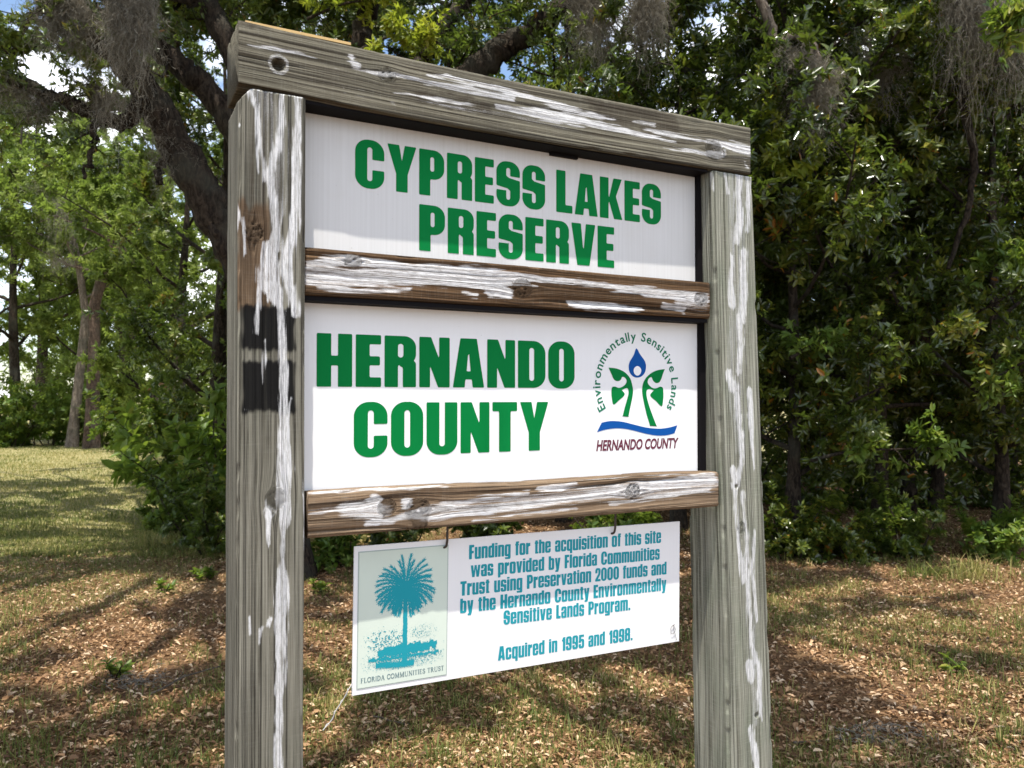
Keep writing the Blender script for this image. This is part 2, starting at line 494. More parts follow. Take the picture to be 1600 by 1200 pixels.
def G(ch, x, y):
    """heavy condensed grotesque letters, cap height 1; returns field and advance width"""
    X = 0.835
    if ch == ' ': return None, 0.30
    if ch in 'CO' or ch in 'G0':
        W = 0.60 if ch != '0' else 0.58
        f = SUB(box(x, y, 0, -.012, W, 1.012, .27), box(x, y, W / 2 - .052, .145, W / 2 + .052, .855, .052))
        if ch == 'C': f = SUB(f, box(x, y, W / 2, .385, 1, .60))
        return f, W
    if ch == 'D':
        W = .60
        return SUB(U(box(x, y, 0, 0, .3, 1), box(x, y, 0, 0, W, 1, .27)), box(x, y, ST, .15, ST + .105, .85, .05)), W
    if ch == 'H':
        W = .605
        return U(box(x, y, 0, 0, ST, 1), box(x, y, W - ST, 0, W, 1), box(x, y, .1, .40, .5, .585)), W
    if ch == 'E':
        W = .45
        return U(box(x, y, 0, 0, ST, 1), box(x, y, 0, .82, W, 1), box(x, y, 0, 0, W, .185), box(x, y, 0, .415, W - .02, .59)), W
    if ch == 'F':
        W = .43
        return U(box(x, y, 0, 0, ST, 1), box(x, y, 0, .82, W, 1), box(x, y, 0, .41, W - .03, .58)), W
    if ch == 'L':
        W = .43
        return U(box(x, y, 0, 0, ST, 1), box(x, y, 0, 0, W, .185)), W
    if ch == 'P':
        W = .555
        return U(box(x, y, 0, 0, ST, 1), SUB(U(box(x, y, 0, .36, W, 1, .24), box(x, y, 0, .36, .25, 1)), box(x, y, ST, .53, ST + .085, .845, .04))), W
    if ch == 'R':
        W = .58
        f = SUB(U(box(x, y, 0, .43, W, 1, .22), box(x, y, 0, .4, .25, 1)), box(x, y, ST, .58, ST + .10, .845, .045))
        leg = U(box(x, y, W - ST, 0, W, .42, .0), box(x, y, .28, .36, W, .52, .07))
        return U(box(x, y, 0, 0, ST, 1), f, SUB(leg, box(x, y, ST, -.1, W - ST, .40, .04))), W
    if ch == 'N':
        W = .585
        return U(box(x, y, 0, 0, .205, 1), box(x, y, W - .205, 0, W, 1), poly(x, y, [(0, 1), (.225, 1), (W, 0), (W - .225, 0)])), W
    if ch == 'M':
        W = .74
        return U(box(x, y, 0, 0, .19, 1), box(x, y, W - .19, 0, W, 1), poly(x, y, [(0, 1), (.25, 1), (W / 2 + .09, 0), (W / 2 - .09, 0)]), poly(x, y, [(W, 1), (W - .25, 1), (W / 2 - .09, 0), (W / 2 + .09, 0)])), W
    if ch == 'A':
        W = .63
        f = poly(x, y, [(0, 0), (.15, 1), (W - .15, 1), (W, 0), (W - .235, 0), (W - .25, .165), (.25, .165), (.235, 0)])
        return SUB(f, poly(x, y, [(.275, .33), (W / 2, .80), (W - .275, .33)])), W
    if ch == 'V':
        W = .63
        return poly(x, y, [(0, 1), (.25, 1), (W / 2, .30), (W - .25, 1), (W, 1), (W - .155, 0), (.155, 0)]), W
    if ch == 'Y':
        W = .62
        return U(poly(x, y, [(0, 1), (.25, 1), (W / 2, .66), (W - .25, 1), (W, 1), (W / 2 + .123, .38), (W / 2 - .123, .38)]), box(x, y, W / 2 - .123, 0, W / 2 + .123, .5)), W
    if ch == 'T':
        W = .52
        return U(box(x, y, W / 2 - .123, 0, W / 2 + .123, 1), box(x, y, 0, .815, W, 1)), W
    if ch == 'U':
        W = .60
        return SUB(U(box(x, y, 0, -.012, W, .9, .26), box(x, y, 0, .4, W, 1)), box(x, y, W / 2 - .052, .15, W / 2 + .052, 1.2, .05)), W
    if ch == 'K':
        W = .64
        return U(box(x, y, 0, 0, ST, 1), poly(x, y, [(ST - .02, .38), (.385, 1), (.625, 1), (.455, .56), (W, 0), (.40, 0), (ST - .02, .52)])), W
    if ch == 'I': return box(x, y, 0, 0, ST, 1), ST
    if ch == 'S':
        W = .575
        f = box(x, y, 0, -.012, W, 1.012, .25)
        up = U(box(x, y, W / 2 - .048, .66, W / 2 + .048, .865, .045), poly(x, y, [(W / 2 - .048, .70), (W / 2 + .01, .64), (.75, .56), (.75, .665), (W / 2 + .05, .68)]))
        lo = U(box(x, y, W / 2 - .048, .135, W / 2 + .048, .37, .045), poly(x, y, [(W / 2 + .048, .34), (W / 2 - .02, .395), (-.2, .47), (-.2, .35), (W / 2 - .05, .345)]))
        return SUB(f, up, lo), W
    # ---- lower case
    sw = .225
    if ch in 'nhmru':
        W = {'n': .53, 'h': .53, 'u': .53, 'r': .39, 'm': .80}[ch]
        if ch == 'u':
            return SUB(U(box(x, y, 0, -.01, W, .7, .12), box(x, y, 0, .4, W, X), box(x, y, W - sw, 0, W, X)), box(x, y, W / 2 - .042, .13, W / 2 + .042, 1.1, .04)), W
        if ch == 'r':
            return U(box(x, y, 0, 0, sw, X), AND(poly(x, y, [(.15, .50), (.25, .80), (W, X + .01), (W, .60), (.28, .58)]), box(x, y, 0, .3, W, X + .01))), W
        if ch == 'm':
            f = U(box(x, y, 0, 0, W, X + .01, .12), box(x, y, 0, 0, W, .4))
            return U(SUB(f, box(x, y, .225, -.2, .287, .70, .03), box(x, y, .513, -.2, .575, .70, .03)), box(x, y, 0, 0, .22, X)), W
        f = U(box(x, y, 0, .1, W, X + .01, .12), box(x, y, 0, 0, W, .4))
        f = SUB(f, box(x, y, W / 2 - .042, -.2, W / 2 + .042, .705, .04))
        return U(f, box(x, y, 0, 0, sw, 1.0 if ch == 'h' else X)), W
    if ch in 'odbpqga':
        W = .53 if ch != 'o' else .545
        f = SUB(box(x, y, 0, -.01, W, X + .01, .15), box(x, y, W / 2 - .042, .13, W / 2 + .042, .705, .04))
        if ch == 'd': f = U(f, box(x, y, W - sw, 0, W, 1))
        if ch == 'b': f = U(f, box(x, y, 0, 0, sw, 1))
        if ch == 'p': f = U(f, box(x, y, 0, -.2, sw, X))
        if ch == 'q': f = U(f, box(x, y, W - sw, -.2, W, X))
        if ch == 'g': f = U(f, box(x, y, W - sw, -.1, W, X), SUB(box(x, y, .02, -.21, W, .1, .1), box(x, y, -.1, -.07, W - sw, .2)))
        if ch == 'a':
            W = .51
            o = box(x, y, 0, -.01, W, X + .01, .15)
            f = SUB(o, box(x, y, W / 2 - .04, .12, W / 2 + .04, .38, .04), box(x, y, W / 2 - .04, .55, W / 2 + .04, .71, .04), box(x, y, -.1, .46, W / 2, .55))
            f = U(f, box(x, y, W - sw, 0, W, .5))
        return f, W
    if ch == 'e':
        W = .53
        o = box(x, y, 0, -.01, W, X + .01, .15)
        return SUB(o, box(x, y, W / 2 - .042, .48, W / 2 + .042, .71, .04), box(x, y, W / 2 - .042, .12, W / 2 + .042, .37, .04), box(x, y, W / 2, .30, 1, .375)), W
    if ch == 'c':
        W = .51
        o = box(x, y, 0, -.01, W, X + .01, .15)
        return SUB(o, box(x, y, W / 2 - .042, .13, W / 2 + .042, .705, .04), box(x, y, W / 2, .34, 1, .50)), W
    if ch == 's':
        W = .50
        o = box(x, y, 0, -.01, W, X + .01, .15)
        up = U(box(x, y, W / 2 - .04, .55, W / 2 + .04, .71, .04), box(x, y, W / 2, .50, 1, .575))
        lo = U(box(x, y, W / 2 - .04, .12, W / 2 + .04, .30, .04), box(x, y, -1, .265, W / 2, .335))
        return SUB(o, up, lo), W
    if ch == 'i': return U(box(x, y, 0, 0, sw, X), box(x, y, 0, .88, sw, 1.0)), sw
    if ch == 'l': return box(x, y, 0, 0, sw, 1), sw
    if ch == 't':
        W = .34
        return U(box(x, y, .05, 0, .05 + sw, .96), box(x, y, 0, X - .125, W, X), box(x, y, .05, 0, W, .12)), W
    if ch == 'f':
        W = .33
        return U(box(x, y, .05, 0, .05 + sw, .93), box(x, y, 0, X - .125, W, X), box(x, y, .06, .88, W + .02, 1.0, .02)), W
    if ch == 'v':
        W = .53
        return poly(x, y, [(0, X), (.22, X), (W / 2, .28), (W - .22, X), (W, X), (W - .135, 0), (.135, 0)]), W
    if ch == 'w':
        W = .82
        return U(poly(x, y, [(0, X), (.2, X), (.26, .33), (.32, X), (.41, X), (.41, .62), (.335, 0), (.12, 0)]), poly(x, y, [(W, X), (W - .2, X), (W - .26, .33), (W - .32, X), (W - .41, X), (W - .41, .62), (W - .335, 0), (W - .12, 0)])), W
    if ch == 'y':
        W = .53
        return U(poly(x, y, [(0, X), (.22, X), (W / 2, .30), (W - .22, X), (W, X), (W - .13, .0), (W - .20, -.20), (.05, -.20), (.05, -.08), (.15, -.06)])), W
    if ch == '.': return box(x, y, 0, 0, .20, .19), .20
    if ch == '1': return U(box(x, y, .12, 0, .36, 1), poly(x, y, [(0, .72), (.14, 1), (.3, 1), (.3, .70)])), .36
    if ch == '2':
        W = .53
        o = SUB(box(x, y, 0, .5, W, 1.012, .19), box(x, y, W / 2 - .045, .4, W / 2 + .045, .865, .04), box(x, y, -.1, .3, W / 2, .62))
        return U(o, poly(x, y, [(0, .14), (.30, .56), (W, .62), (W - .03, .5), (.27, .17), (W, .17), (W, 0), (0, 0)])), W
    if ch in '98':
        W = .57
        o = box(x, y, 0, -.012, W, 1.012, .19)
        if ch == '9':
            return SUB(o, box(x, y, W / 2 - .045, .52, W / 2 + .045, .865, .04), box(x, y, W / 2 - .045, .14, W / 2 + .045, .33, .04), box(x, y, -.1, .31, W / 2 + .0, .41)), W
        return SUB(o, box(x, y, W / 2 - .045, .60, W / 2 + .045, .865, .04), box(x, y, W / 2 - .045, .14, W / 2 + .045, .44, .04), seg(x, y, -.05, .54, .02, .54, .03), seg(x, y, W + .05, .54, W - .02, .54, .03)), W
    if ch == '5':
        W = .56
        lo = SUB(box(x, y, 0, -.012, W, .68, .19), box(x, y, W / 2 - .045, .14, W / 2 + .045, .53, .04), box(x, y, -.1, .31, W / 2, .41))
        return U(lo, box(x, y, .03, .45, .25, 1), box(x, y, .03, .83, W - .03, 1)), W
    raise ValueError(ch)


SERIF = {}


def G_serif(ch, x, y):
    """thin serif capitals"""
    t, h = .075, .035
    srf = lambda cx, yy, wd=.13: box(x, y, cx - wd, yy - h, cx + wd, yy + h)
    if ch == ' ': return None, .30
    if ch == 'I': return U(box(x, y, .13 - t, 0, .13 + t, 1), srf(.13, h), srf(.13, 1 - h)), .26
    if ch in 'FEL':
        f = U(box(x, y, .13 - t, 0, .13 + t, 1), srf(.13, h))
        if ch != 'L': f = U(f, box(x, y, 0, .93, .52, 1), box(x, y, .1, .48, .42, .55), box(x, y, .46, .78, .52, 1))
        else: f = U(f, srf(.13, 1 - h))
        if ch != 'F': f = U(f, box(x, y, 0, 0, .54, .07), box(x, y, .48, 0, .54, .24))
        return f, .56
    if ch == 'T': return U(box(x, y, .3 - t, 0, .3 + t, 1), srf(.3, h), box(x, y, 0, .93, .6, 1), box(x, y, 0, .78, .06, 1), box(x, y, .54, .78, .6, 1)), .6
    if ch == 'O': return np.abs(np.hypot((x - .38) / .34, (y - .5) / .46) - 1) * .34 - .06, .76
    if ch == 'C': return AND(np.abs(np.hypot((x - .36) / .32, (y - .5) / .46) - 1) * .34 - .06, -box(x, y, .5, .3, 1, .7)), .66
    if ch == 'D': return U(box(x, y, .13 - t, 0, .13 + t, 1), AND(np.abs(np.hypot((x - .16) / .46, (y - .5) / .465) - 1) * .40 - .06, -box(x, y, -1, -1, .1, 2)), srf(.1, h), srf(.1, 1 - h)), .68
    if ch == 'R': return U(box(x, y, .13 - t, 0, .13 + t, 1), AND(np.abs(np.hypot((x - .2) / .27, (y - .74) / .225) - 1) * .22 - .055, -box(x, y, -1, 0, .12, 2)), seg(x, y, .3, .5, .56, .04, .06), srf(.13, h), srf(.56, h, .1), srf(.1, 1 - h)), .66
    if ch == 'A': return U(seg(x, y, .1, 0, .36, 1, .04), seg(x, y, .36, 1, .62, 0, .075), box(x, y, .2, .32, .52, .38), srf(.1, h), srf(.62, h)), .72
    if ch == 'M': return U(seg(x, y, .12, 0, .15, 1, .045), seg(x, y, .15, 1, .45, .05, .07), seg(x, y, .45, .05, .74, 1, .045), seg(x, y, .76, 1, .78, 0, .075), srf(.12, h), srf(.78, h)), .9
    if ch == 'N': return U(box(x, y, .12, 0, .20, 1), box(x, y, .62, 0, .70, 1), seg(x, y, .14, .98, .66, .02, .07), srf(.15, h), srf(.66, 1 - h)), .8
    if ch == 'U': return U(box(x, y, .06, .3, .2, 1), box(x, y, .58, .3, .65, 1), AND(np.abs(np.hypot((x - .36) / .24, (y - .30) / .27) - 1) * .25 - .055, box(x, y, 0, -.1, 1, .3)), srf(.13, 1 - h), srf(.61, 1 - h)), .74
    if ch == 'S': return U(AND(np.abs(np.hypot((x - .27) / .2, (y - .73) / .22) - 1) * .2 - .055, -box(x, y, .3, .3, 1, .72)), AND(np.abs(np.hypot((x - .27) / .22, (y - .27) / .22) - 1) * .2 - .055, -box(x, y, -1, .28, .24, .7))), .54
    raise ValueError(ch)


def contour(f, xs, ys):
    """filled marching squares of f<0: returns verts (n,2) and polygons"""
    ny, nx = f.shape
    V = []; idx = {}; P = []

    def vid(key, x, y):
        k = idx.get(key)
        if k is None:
            k = len(V); idx[key] = k; V.append((x, y))
        return k
    ins = f < 0
    full = ins[:-1, :-1] & ins[1:, :-1] & ins[:-1, 1:] & ins[1:, 1:]
    anyi = ins[:-1, :-1] | ins[1:, :-1] | ins[:-1, 1:] | ins[1:, 1:]
    for j in range(ny - 1):
        row = anyi[j]
        if not row.any(): continue
        i = 0
        while i < nx - 1:
            if not row[i]: i += 1; continue
            if full[j, i]:
                k = i
                while k + 1 < nx - 1 and full[j, k + 1]: k += 1
                P.append([vid((0, i, j), xs[i], ys[j]), vid((0, k + 1, j), xs[k + 1], ys[j]), vid((0, k + 1, j + 1), xs[k + 1], ys[j + 1]), vid((0, i, j + 1), xs[i], ys[j + 1])])
                i = k + 1
                continue
            cs = [(i, j), (i + 1, j), (i + 1, j + 1), (i, j + 1)]
            pl = []
            for q in range(4):
                a = cs[q]; c = cs[(q + 1) % 4]
                fa = f[a[1], a[0]]; fc = f[c[1], c[0]]
                if fa < 0: pl.append(vid((0, a[0], a[1]), xs[a[0]], ys[a[1]]))
                if (fa < 0) != (fc < 0):
                    t = fa / (fa - fc)
                    key = (1,) + (a + c if a < c else c + a)
                    pl.append(vid(key, xs[a[0]] + (xs[c[0]] - xs[a[0]]) * t, ys[a[1]] + (ys[c[1]] - ys[a[1]]) * t))
            if len(pl) >= 3: P.append(pl)
            i += 1
    return np.array(V).reshape(-1, 2), P


GC = {}


def glyph(ch, res, fn=G):
    k = (ch, res, fn.__name__)
    if k not in GC:
        f0, wd = fn(ch, np.zeros((1, 1)), np.zeros((1, 1)))
        if f0 is None: GC[k] = (None, None, wd)
        else:
            xs = np.linspace(-.03, wd + .05, int((wd + .08) * res) + 2)
            ys = np.linspace(-.24, 1.04, int(1.28 * res) + 2)
            x, y = np.meshgrid(xs, ys)
            f, wd = fn(ch, x, y)
            GC[k] = (*contour(f, xs, ys), wd)
    return GC[k]


class Flat:
    """collects flat shapes lying on a board: x along, z up, y the offset in front"""
    def __init__(s): s.V = []; s.P = []; s.M = []
    def add(s, V2, P, mi, y=0.0):
        o = len(s.V)
        s.V += [(a, y, c) for a, c in V2]
        s.P += [[q + o for q in p] for p in P]
        s.M += [mi] * len(P)
    def word(s, text, x0, x1, z0, cap, mi, y, res=44, fn=G, gap=.062, slope=0.0):
        tot = 0; pl = []
        for ch in text:
            V, P, wd = glyph(ch, res, fn)
            pl.append((V, P, tot)); tot += wd + gap
        tot -= gap
        k = (x1 - x0) / tot
        for V, P, o in pl:
            if V is None: continue
            X = x0 + (V[:, 0] + o) * k
            s.add(np.stack([X, z0 + V[:, 1] * cap + (X - x0) * slope], 1), P, mi, y)
    def poly(s, pts, mi, y):
        s.add(pts, [list(range(len(pts)))], mi, y)
    def slab(s, x0, x1, z0, z1, y0, y1, mi):
        o = len(s.V)
        s.V += [(x0, y0, z0), (x1, y0, z0), (x1, y0, z1), (x0, y0, z1), (x0, y1, z0), (x1, y1, z0), (x1, y1, z1), (x0, y1, z1)]
        for p in ((0, 1, 2, 3), (5, 4, 7, 6), (4, 0, 3, 7), (1, 5, 6, 2), (3, 2, 6, 7), (4, 5, 1, 0)):
            s.P.append([q + o for q in p]); s.M.append(mi)
    def build(s, name, mats, parent):
        me = bpy.data.meshes.new(name)
        me.from_pydata(s.V, [], s.P)
        me.polygons.foreach_set('material_index', np.array(s.M, dtype=np.int32))
        for m in mats: me.materials.append(m)
        bm = bmesh.new(); bm.from_mesh(me)
        bm.normal_update()
        big = [f for f in bm.faces if len(f.verts) > 4]
        if big: bmesh.ops.triangulate(bm, faces=big)
        bm.to_mesh(me); bm.free()
        o = bpy.data.objects.new(name, me)
        COL.objects.link(o); o.parent = parent
        return o


def sans(text, size=1.0, bold=0.0, sx=1.0, shear=0.0):
    """outline of a text in the built-in sans face: verts (n,2), polygons, width"""
    c = bpy.data.curves.new('t', 'FONT')
    c.body = text; c.size = size; c.offset = bold; c.shear = shear; c.resolution_u = 4
    o = bpy.data.objects.new('t', c)
    COL.objects.link(o)
    bpy.context.view_layer.update()
    dg = bpy.context.evaluated_depsgraph_get()
    ev = o.evaluated_get(dg)
    me = ev.to_mesh()
    V = np.array([(v.co.x * sx, v.co.y) for v in me.vertices]).reshape(-1, 2)
    P = [list(p.vertices) for p in me.polygons]
    ev.to_mesh_clear()
    bpy.data.objects.remove(o); bpy.data.curves.remove(c)
    return V, P


def catmull(pts, n=6, closed=True):
    pts = [np.array(p, float) for p in pts]
    out = []
    N = len(pts)
    for i in range(N if closed else N - 1):
        p0, p1, p2, p3 = (pts[(i - 1) % N], pts[i], pts[(i + 1) % N], pts[(i + 2) % N]) if closed else (pts[max(i - 1, 0)], pts[i], pts[i + 1], pts[min(i + 2, N - 1)])
        for k in range(n):
            t = k / n
            out.append(.5 * ((2 * p1) + (-p0 + p2) * t + (2 * p0 - 5 * p1 + 4 * p2 - p3) * t * t + (-p0 + 3 * p1 - 3 * p2 + p3) * t ** 3))
    if not closed: out.append(pts[-1])
    return out


# ------------------------------------------------------------------ timbers of the sign
def timber(name, mat, parent, length, cmap, W, D, seed, step=0.0035, strokes=(), knots=(), blacks=(), browns=(), fn=None,
           face=0.0, thick=1.0, soft_gain=.58, relief=0.0012, holes=(), darks=(), rad=0.006, axis='z', softs=()):
    """a sawn timber: ring of (c, d) round its section swept along l; traced paint on its front face.
    strokes: list of [(px, py, halfwidth_px)...] in photo pixels on the plane `face` metres behind the sign's front"""
    rng = np.random.RandomState(seed)
    # ring round the section starting at front-left, running across the front, the right side, the back, the left side
    def arc(cx, cy, a0, a1, n=4):
        return [(cx + rad * math.cos(t), cy + rad * math.sin(t)) for t in np.linspace(a0, a1, n)]
    r = rad
    ring = []
    nf = max(4, int((W - 2 * r) / 0.0024)); ns = max(3, int((D - 2 * r) / 0.005)); nb = max(3, int((W - 2 * r) / 0.015))
    ring += [(x, 0) for x in np.linspace(r, W - r, nf)]
    ring += arc(W - r, r, -math.pi / 2, 0)[1:]
    ring += [(W, y) for y in np.linspace(r, D - r, ns)][1:]
    ring += arc(W - r, D - r, 0, math.pi / 2)[1:]
    ring += [(x, D) for x in np.linspace(W - r, r, nb)][1:]
    ring += arc(r, D - r, math.pi / 2, math.pi)[1:]
    ring += [(0, y) for y in np.linspace(D - r, r, ns)][1:]
    ring += arc(r, r, math.pi, 1.5 * math.pi)[1:-1]
    ring = np.array(ring)
    K = len(ring)
    per = np.concatenate([[0], np.cumsum(np.linalg.norm(np.diff(ring, axis=0), axis=1))])
    N = max(8, int(length / step))
    ls = np.linspace(0, length, N)
    Lg, Pg = np.meshgrid(ls, per, indexing='ij')
    C = np.repeat(ring[None, :, 0], N, 0); Dd = np.repeat(ring[None, :, 1], N, 0)
    ctr = np.array([W / 2, D / 2])
    nx = np.clip((C - ctr[0]) / (W / 2), -1, 1) ** 9; ny = np.clip((Dd - ctr[1]) / (D / 2), -1, 1) ** 9
    # grain coordinate with bends round the knots
    g = Pg + 0.006 * (vnoise(Lg * 2.3, Pg * 9, seed) - .5) + 0.010 * (vnoise(Lg * .8, Pg * 3, seed + 1) - .5)
    kd = np.zeros_like(g)
    front = Dd < r * 1.01
    for kl, kc, kr in knots:
        dl = Lg - kl; dc = C - kc
        infl = np.exp(-(dl / (kr * 3.2)) ** 2)
        sgn = np.where(dc >= 0, 1, -1)
        g = g - sgn * kr * .9 * infl * np.exp(-np.abs(dc) / (kr * 2.2))
        dist = np.hypot(dl * .85, dc)
        inside = np.exp(-(dist / kr) ** 4)
        g = g * (1 - inside) + (kc + dist * 2.0 + 3) * inside
        kd += inside * front
    h = relief * (1.5 * vnoise(g * 330, Lg * 2.5, seed + 2) + .9 * vnoise(g * 120, Lg * 1.6, seed + 3) - 1.2)
    h += relief * 1.2 * (vnoise(g * 45, Lg * 5, seed + 4) - .5)
    ck = vnoise(g * 95, Lg * 1.3, seed + 5)
    h -= relief * 5 * sst(.80, .95, ck)
    # worn arrises
    edge = (np.minimum(np.abs(C), np.abs(W - C)) < r) & (np.minimum(np.abs(Dd), np.abs(D - Dd)) < r)
    h -= np.where(edge, 0.0045 * sst(.50, .9, vnoise(Lg * 28, Pg * 20, seed + 7)), 0)
    # to sign coordinates
    if axis == 'z': sx, sz = C, Lg
    else: sx, sz = Lg, C
    x, y, z = cmap(C, Dd, Lg)
    # traced marks, evaluated on the undisplaced front face
    paint = np.zeros_like(C); black = np.zeros_like(C); brown = np.zeros_like(C); dark = np.zeros_like(C)
    along, across = (z, x) if axis == 'z' else (x, z)
    def mark(lines, gain, soft):
        nonlocal paint
        for ln in lines:
            pts = [(*onsign(p[0], p[1], face), p[2] * (1.85 + .57 * onsign(p[0], p[1], face)[0]) * thick / FPX) for p in ln]
            if len(pts) == 1: pts = pts * 2
            d = np.full(C.shape, 1e3)
            for (a0, b0, r0), (a1, b1, r1) in zip(pts[:-1], pts[1:]):
                m = 0.03
                sel = front & (x > min(a0, a1) - m) & (x < max(a0, a1) + m) & (z > min(b0, b1) - m) & (z < max(b0, b1) + m)
                if sel.any():
                    dd = seg(x[sel], z[sel], a0, b0, a1, b1, r0, r1)
                    d[sel] = np.minimum(d[sel], dd)
            nz = vnoise(across * 340, along * 14, seed + 8) * .55 + vnoise(across * 800, along * 40, seed + 9) * .45
            d = d + (nz - .5) * (0.016 if not soft else 0.024)
            ed = 0.0075 if not soft else 0.018
            paint = np.maximum(paint, gain * (1 - sst(-ed, ed * .55, d)))
    mark(strokes, 1.0, False)
    mark(softs, soft_gain, True)
    for (ax, ay, bx, by) in blacks:
        s0, z1 = onsign(ax, ay, face); s1, z0 = onsign(bx, by, face)
        d = box(x, z, s0, z0, s1, z1, .004) + (vnoise(x * 260, z * 22, 5) - .5) * .008 + (vnoise(x * 40, z * 30, 15) - .5) * .008
        black = np.maximum(black, front * (1 - sst(-.004, .004, d)))
    for (ax, ay, bx, by) in browns:
        s0, z1 = onsign(ax, ay, face); s1, z0 = onsign(bx, by, face)
        d = box(x, z, s0, z0, s1, z1, .02) + (vnoise(x * 90, z * 18, 6) - .5) * .03
        brown = np.maximum(brown, front * (1 - sst(-.008, .01, d)) * .85)
    for (ax, ay, bx, by) in darks:
        s0, z1 = onsign(ax, ay, face); s1, z0 = onsign(bx, by, face)
        d = box(x, z, min(s0, s1), min(z0, z1), max(s0, s1), max(z0, z1), .01) + (vnoise(x * 22, z * 60, 16) - .5) * .035 + (vnoise(x * 90, z * 300, 18) - .5) * .02
        dark = np.maximum(dark, front * (1 - sst(-.006, .010, d)) * .85)
    for (px, py, rp, dep, ring_w) in holes:
        s0, z0 = onsign(px, py, face)
        d = np.hypot(x - s0, z - z0); q = rp * 1.9 / FPX
        if dep > 0:
            h = np.where(front, h - dep * (1 - sst(q * .55, q, d)), h)
            dark = np.maximum(dark, front * (1 - sst(q * .6, q, d)) * .6)
            paint = np.where(front & (d < q * .9), 0, paint)
        paint = np.maximum(paint, front * (1 - sst(-.001, .004, np.abs(d - q - ring_w * .5) - ring_w * .45)) * .75)
    dark = np.maximum(dark, kd * .2)
    dark = np.maximum(dark, .9 * sst(.82, .93, ck))
    h = h + paint * 0.00015 + black * 0.0005
    # displace along the section's normal
    dC = nx * h; dD = ny * h
    x, y, z = cmap(C + dC, Dd + dD, Lg)
    if fn is not None: x, y, z = fn(x, y, z, C, Dd, Lg)
    V = np.stack([x, y, z], -1).reshape(-1, 3)
    i = np.arange(N - 1)[:, None] * K; k = np.arange(K)[None, :]; k2 = (k + 1) % K
    Q = np.stack([i + k, i + k2, i + K + k2, i + K + k], -1).reshape(-1, 4)
    # end caps as fans
    c0 = V[:K].mean(0); c1 = V[-K:].mean(0)
    V = np.concatenate([V, [c0, c1]])
    kk = np.arange(K); kn = (kk + 1) % K
    T0 = np.stack([kn, kk, np.full(K, N * K)], -1)
    T1 = np.stack([(N - 1) * K + kk, (N - 1) * K + kn, np.full(K, N * K + 1)], -1)
    ex = lambda a: np.concatenate([a.ravel(), [0, 0]])
    wc = np.stack([g, Lg, np.full_like(g, seed * .37)], -1).reshape(-1, 3)
    wc = np.concatenate([wc, [[0, 0, 0], [1, 1, 0]]])
    o = mk(name, V, [Q, T0, T1], mat, parent, attrs={
        'wc': ('POINT', 'FLOAT_VECTOR', wc), 'paint': ('POINT', 'FLOAT', ex(paint)), 'black': ('POINT', 'FLOAT', ex(black)),
        'brown': ('POINT', 'FLOAT', ex(brown)), 'dark': ('POINT', 'FLOAT', ex(dark))}, smooth=True)
    return o


sign = empty('park_sign', tuple(SP0), TH, 'weathered timber sign on two square posts with white green-lettered name panels', 'sign')

# left post
LP_STROKES = [
    [(388, 134, 4), (400, 168, 5), (404, 210, 6), (404, 270, 3)],
    [(392, 136, 3), (430, 142, 4), (470, 150, 4)],
    [(439, 145, 5), (442, 192, 7), (433, 228, 8), (420, 276, 8), (430, 315, 8), (432, 360, 6), (428, 388, 10)],
    [(463, 150, 5), (466, 210, 7), (462, 300, 8), (460, 354, 8), (450, 390, 9), (446, 418, 9), (457, 460, 9), (462, 492, 7)],
    [(405, 215, 6), (415, 280, 7)],
    [(364, 172, 3), (371, 190, 5)],
    [(369, 318, 3), (376, 340, 6), (381, 365, 5), (384, 396, 3)],
    [(421, 388, 13), (421, 415, 17), (418, 439, 17), (430, 460, 14), (439, 481, 7), (440, 520, 6.5), (442, 565, 7.5), (443, 610, 7.5), (444, 640, 8), (441, 697, 10)],
    [(407, 440, 7), (404, 475, 6), (400, 520, 3.5)],
    [(412, 532, 4), (411, 568, 4), (411, 598, 3)],
    [(454, 622, 4), (449, 655, 6), (448, 690, 6)],
    [(387, 640, 3), (389, 648, 2)],
    [(445, 700, 11), (447, 733, 12), (443, 767, 10), (443, 810, 10), (442, 840, 4.5), (440, 873, 4), (440, 895, 9), (440, 933, 11), (437, 967, 10), (438, 1000, 10), (437, 1033, 8), (438, 1067, 9), (437, 1100, 7), (436, 1200, 8), (436, 1300, 8)],
    [(414, 783, 2), (420, 803, 7), (420, 830, 5), (421, 850, 3)],
    [(475, 750, 3), (476, 800, 3), (475, 860, 2)],
    [(389, 965, 2.5), (392, 990, 3)], [(424, 968, 5), (408, 985, 4), (405, 1005, 4)],
]
LP_SOFT = [[(410, 150, 20), (425, 200, 26), (430, 260, 22), (440, 330, 14)], [(450, 380, 16), (452, 470, 14)], [(440, 930, 15), (437, 1100, 13)]]


def lp_fn(x, y, z, C, D, L):
    # broken upper left corner of the post
    cut = np.clip((.022 - C) * 1.2, 0, 1) * sst(2.10, 2.197, z)
    return x, y, z - cut


timber('post', M_LPOST, sign, 2.6, lambda c, d, l: (c + .0125, d, l - .40), .130, .140, 3, strokes=LP_STROKES, softs=LP_SOFT,
       blacks=[(377, 476, 461, 547), (378, 564, 461, 644)], browns=[(366, 318, 430, 480)],
       knots=[(1.80, .072, .012), (2.32, .03, .010)], holes=[(420, 801, 6, 0, .003)], fn=lp_fn)['label'] = 'left post with two black patches and long white paint runs'

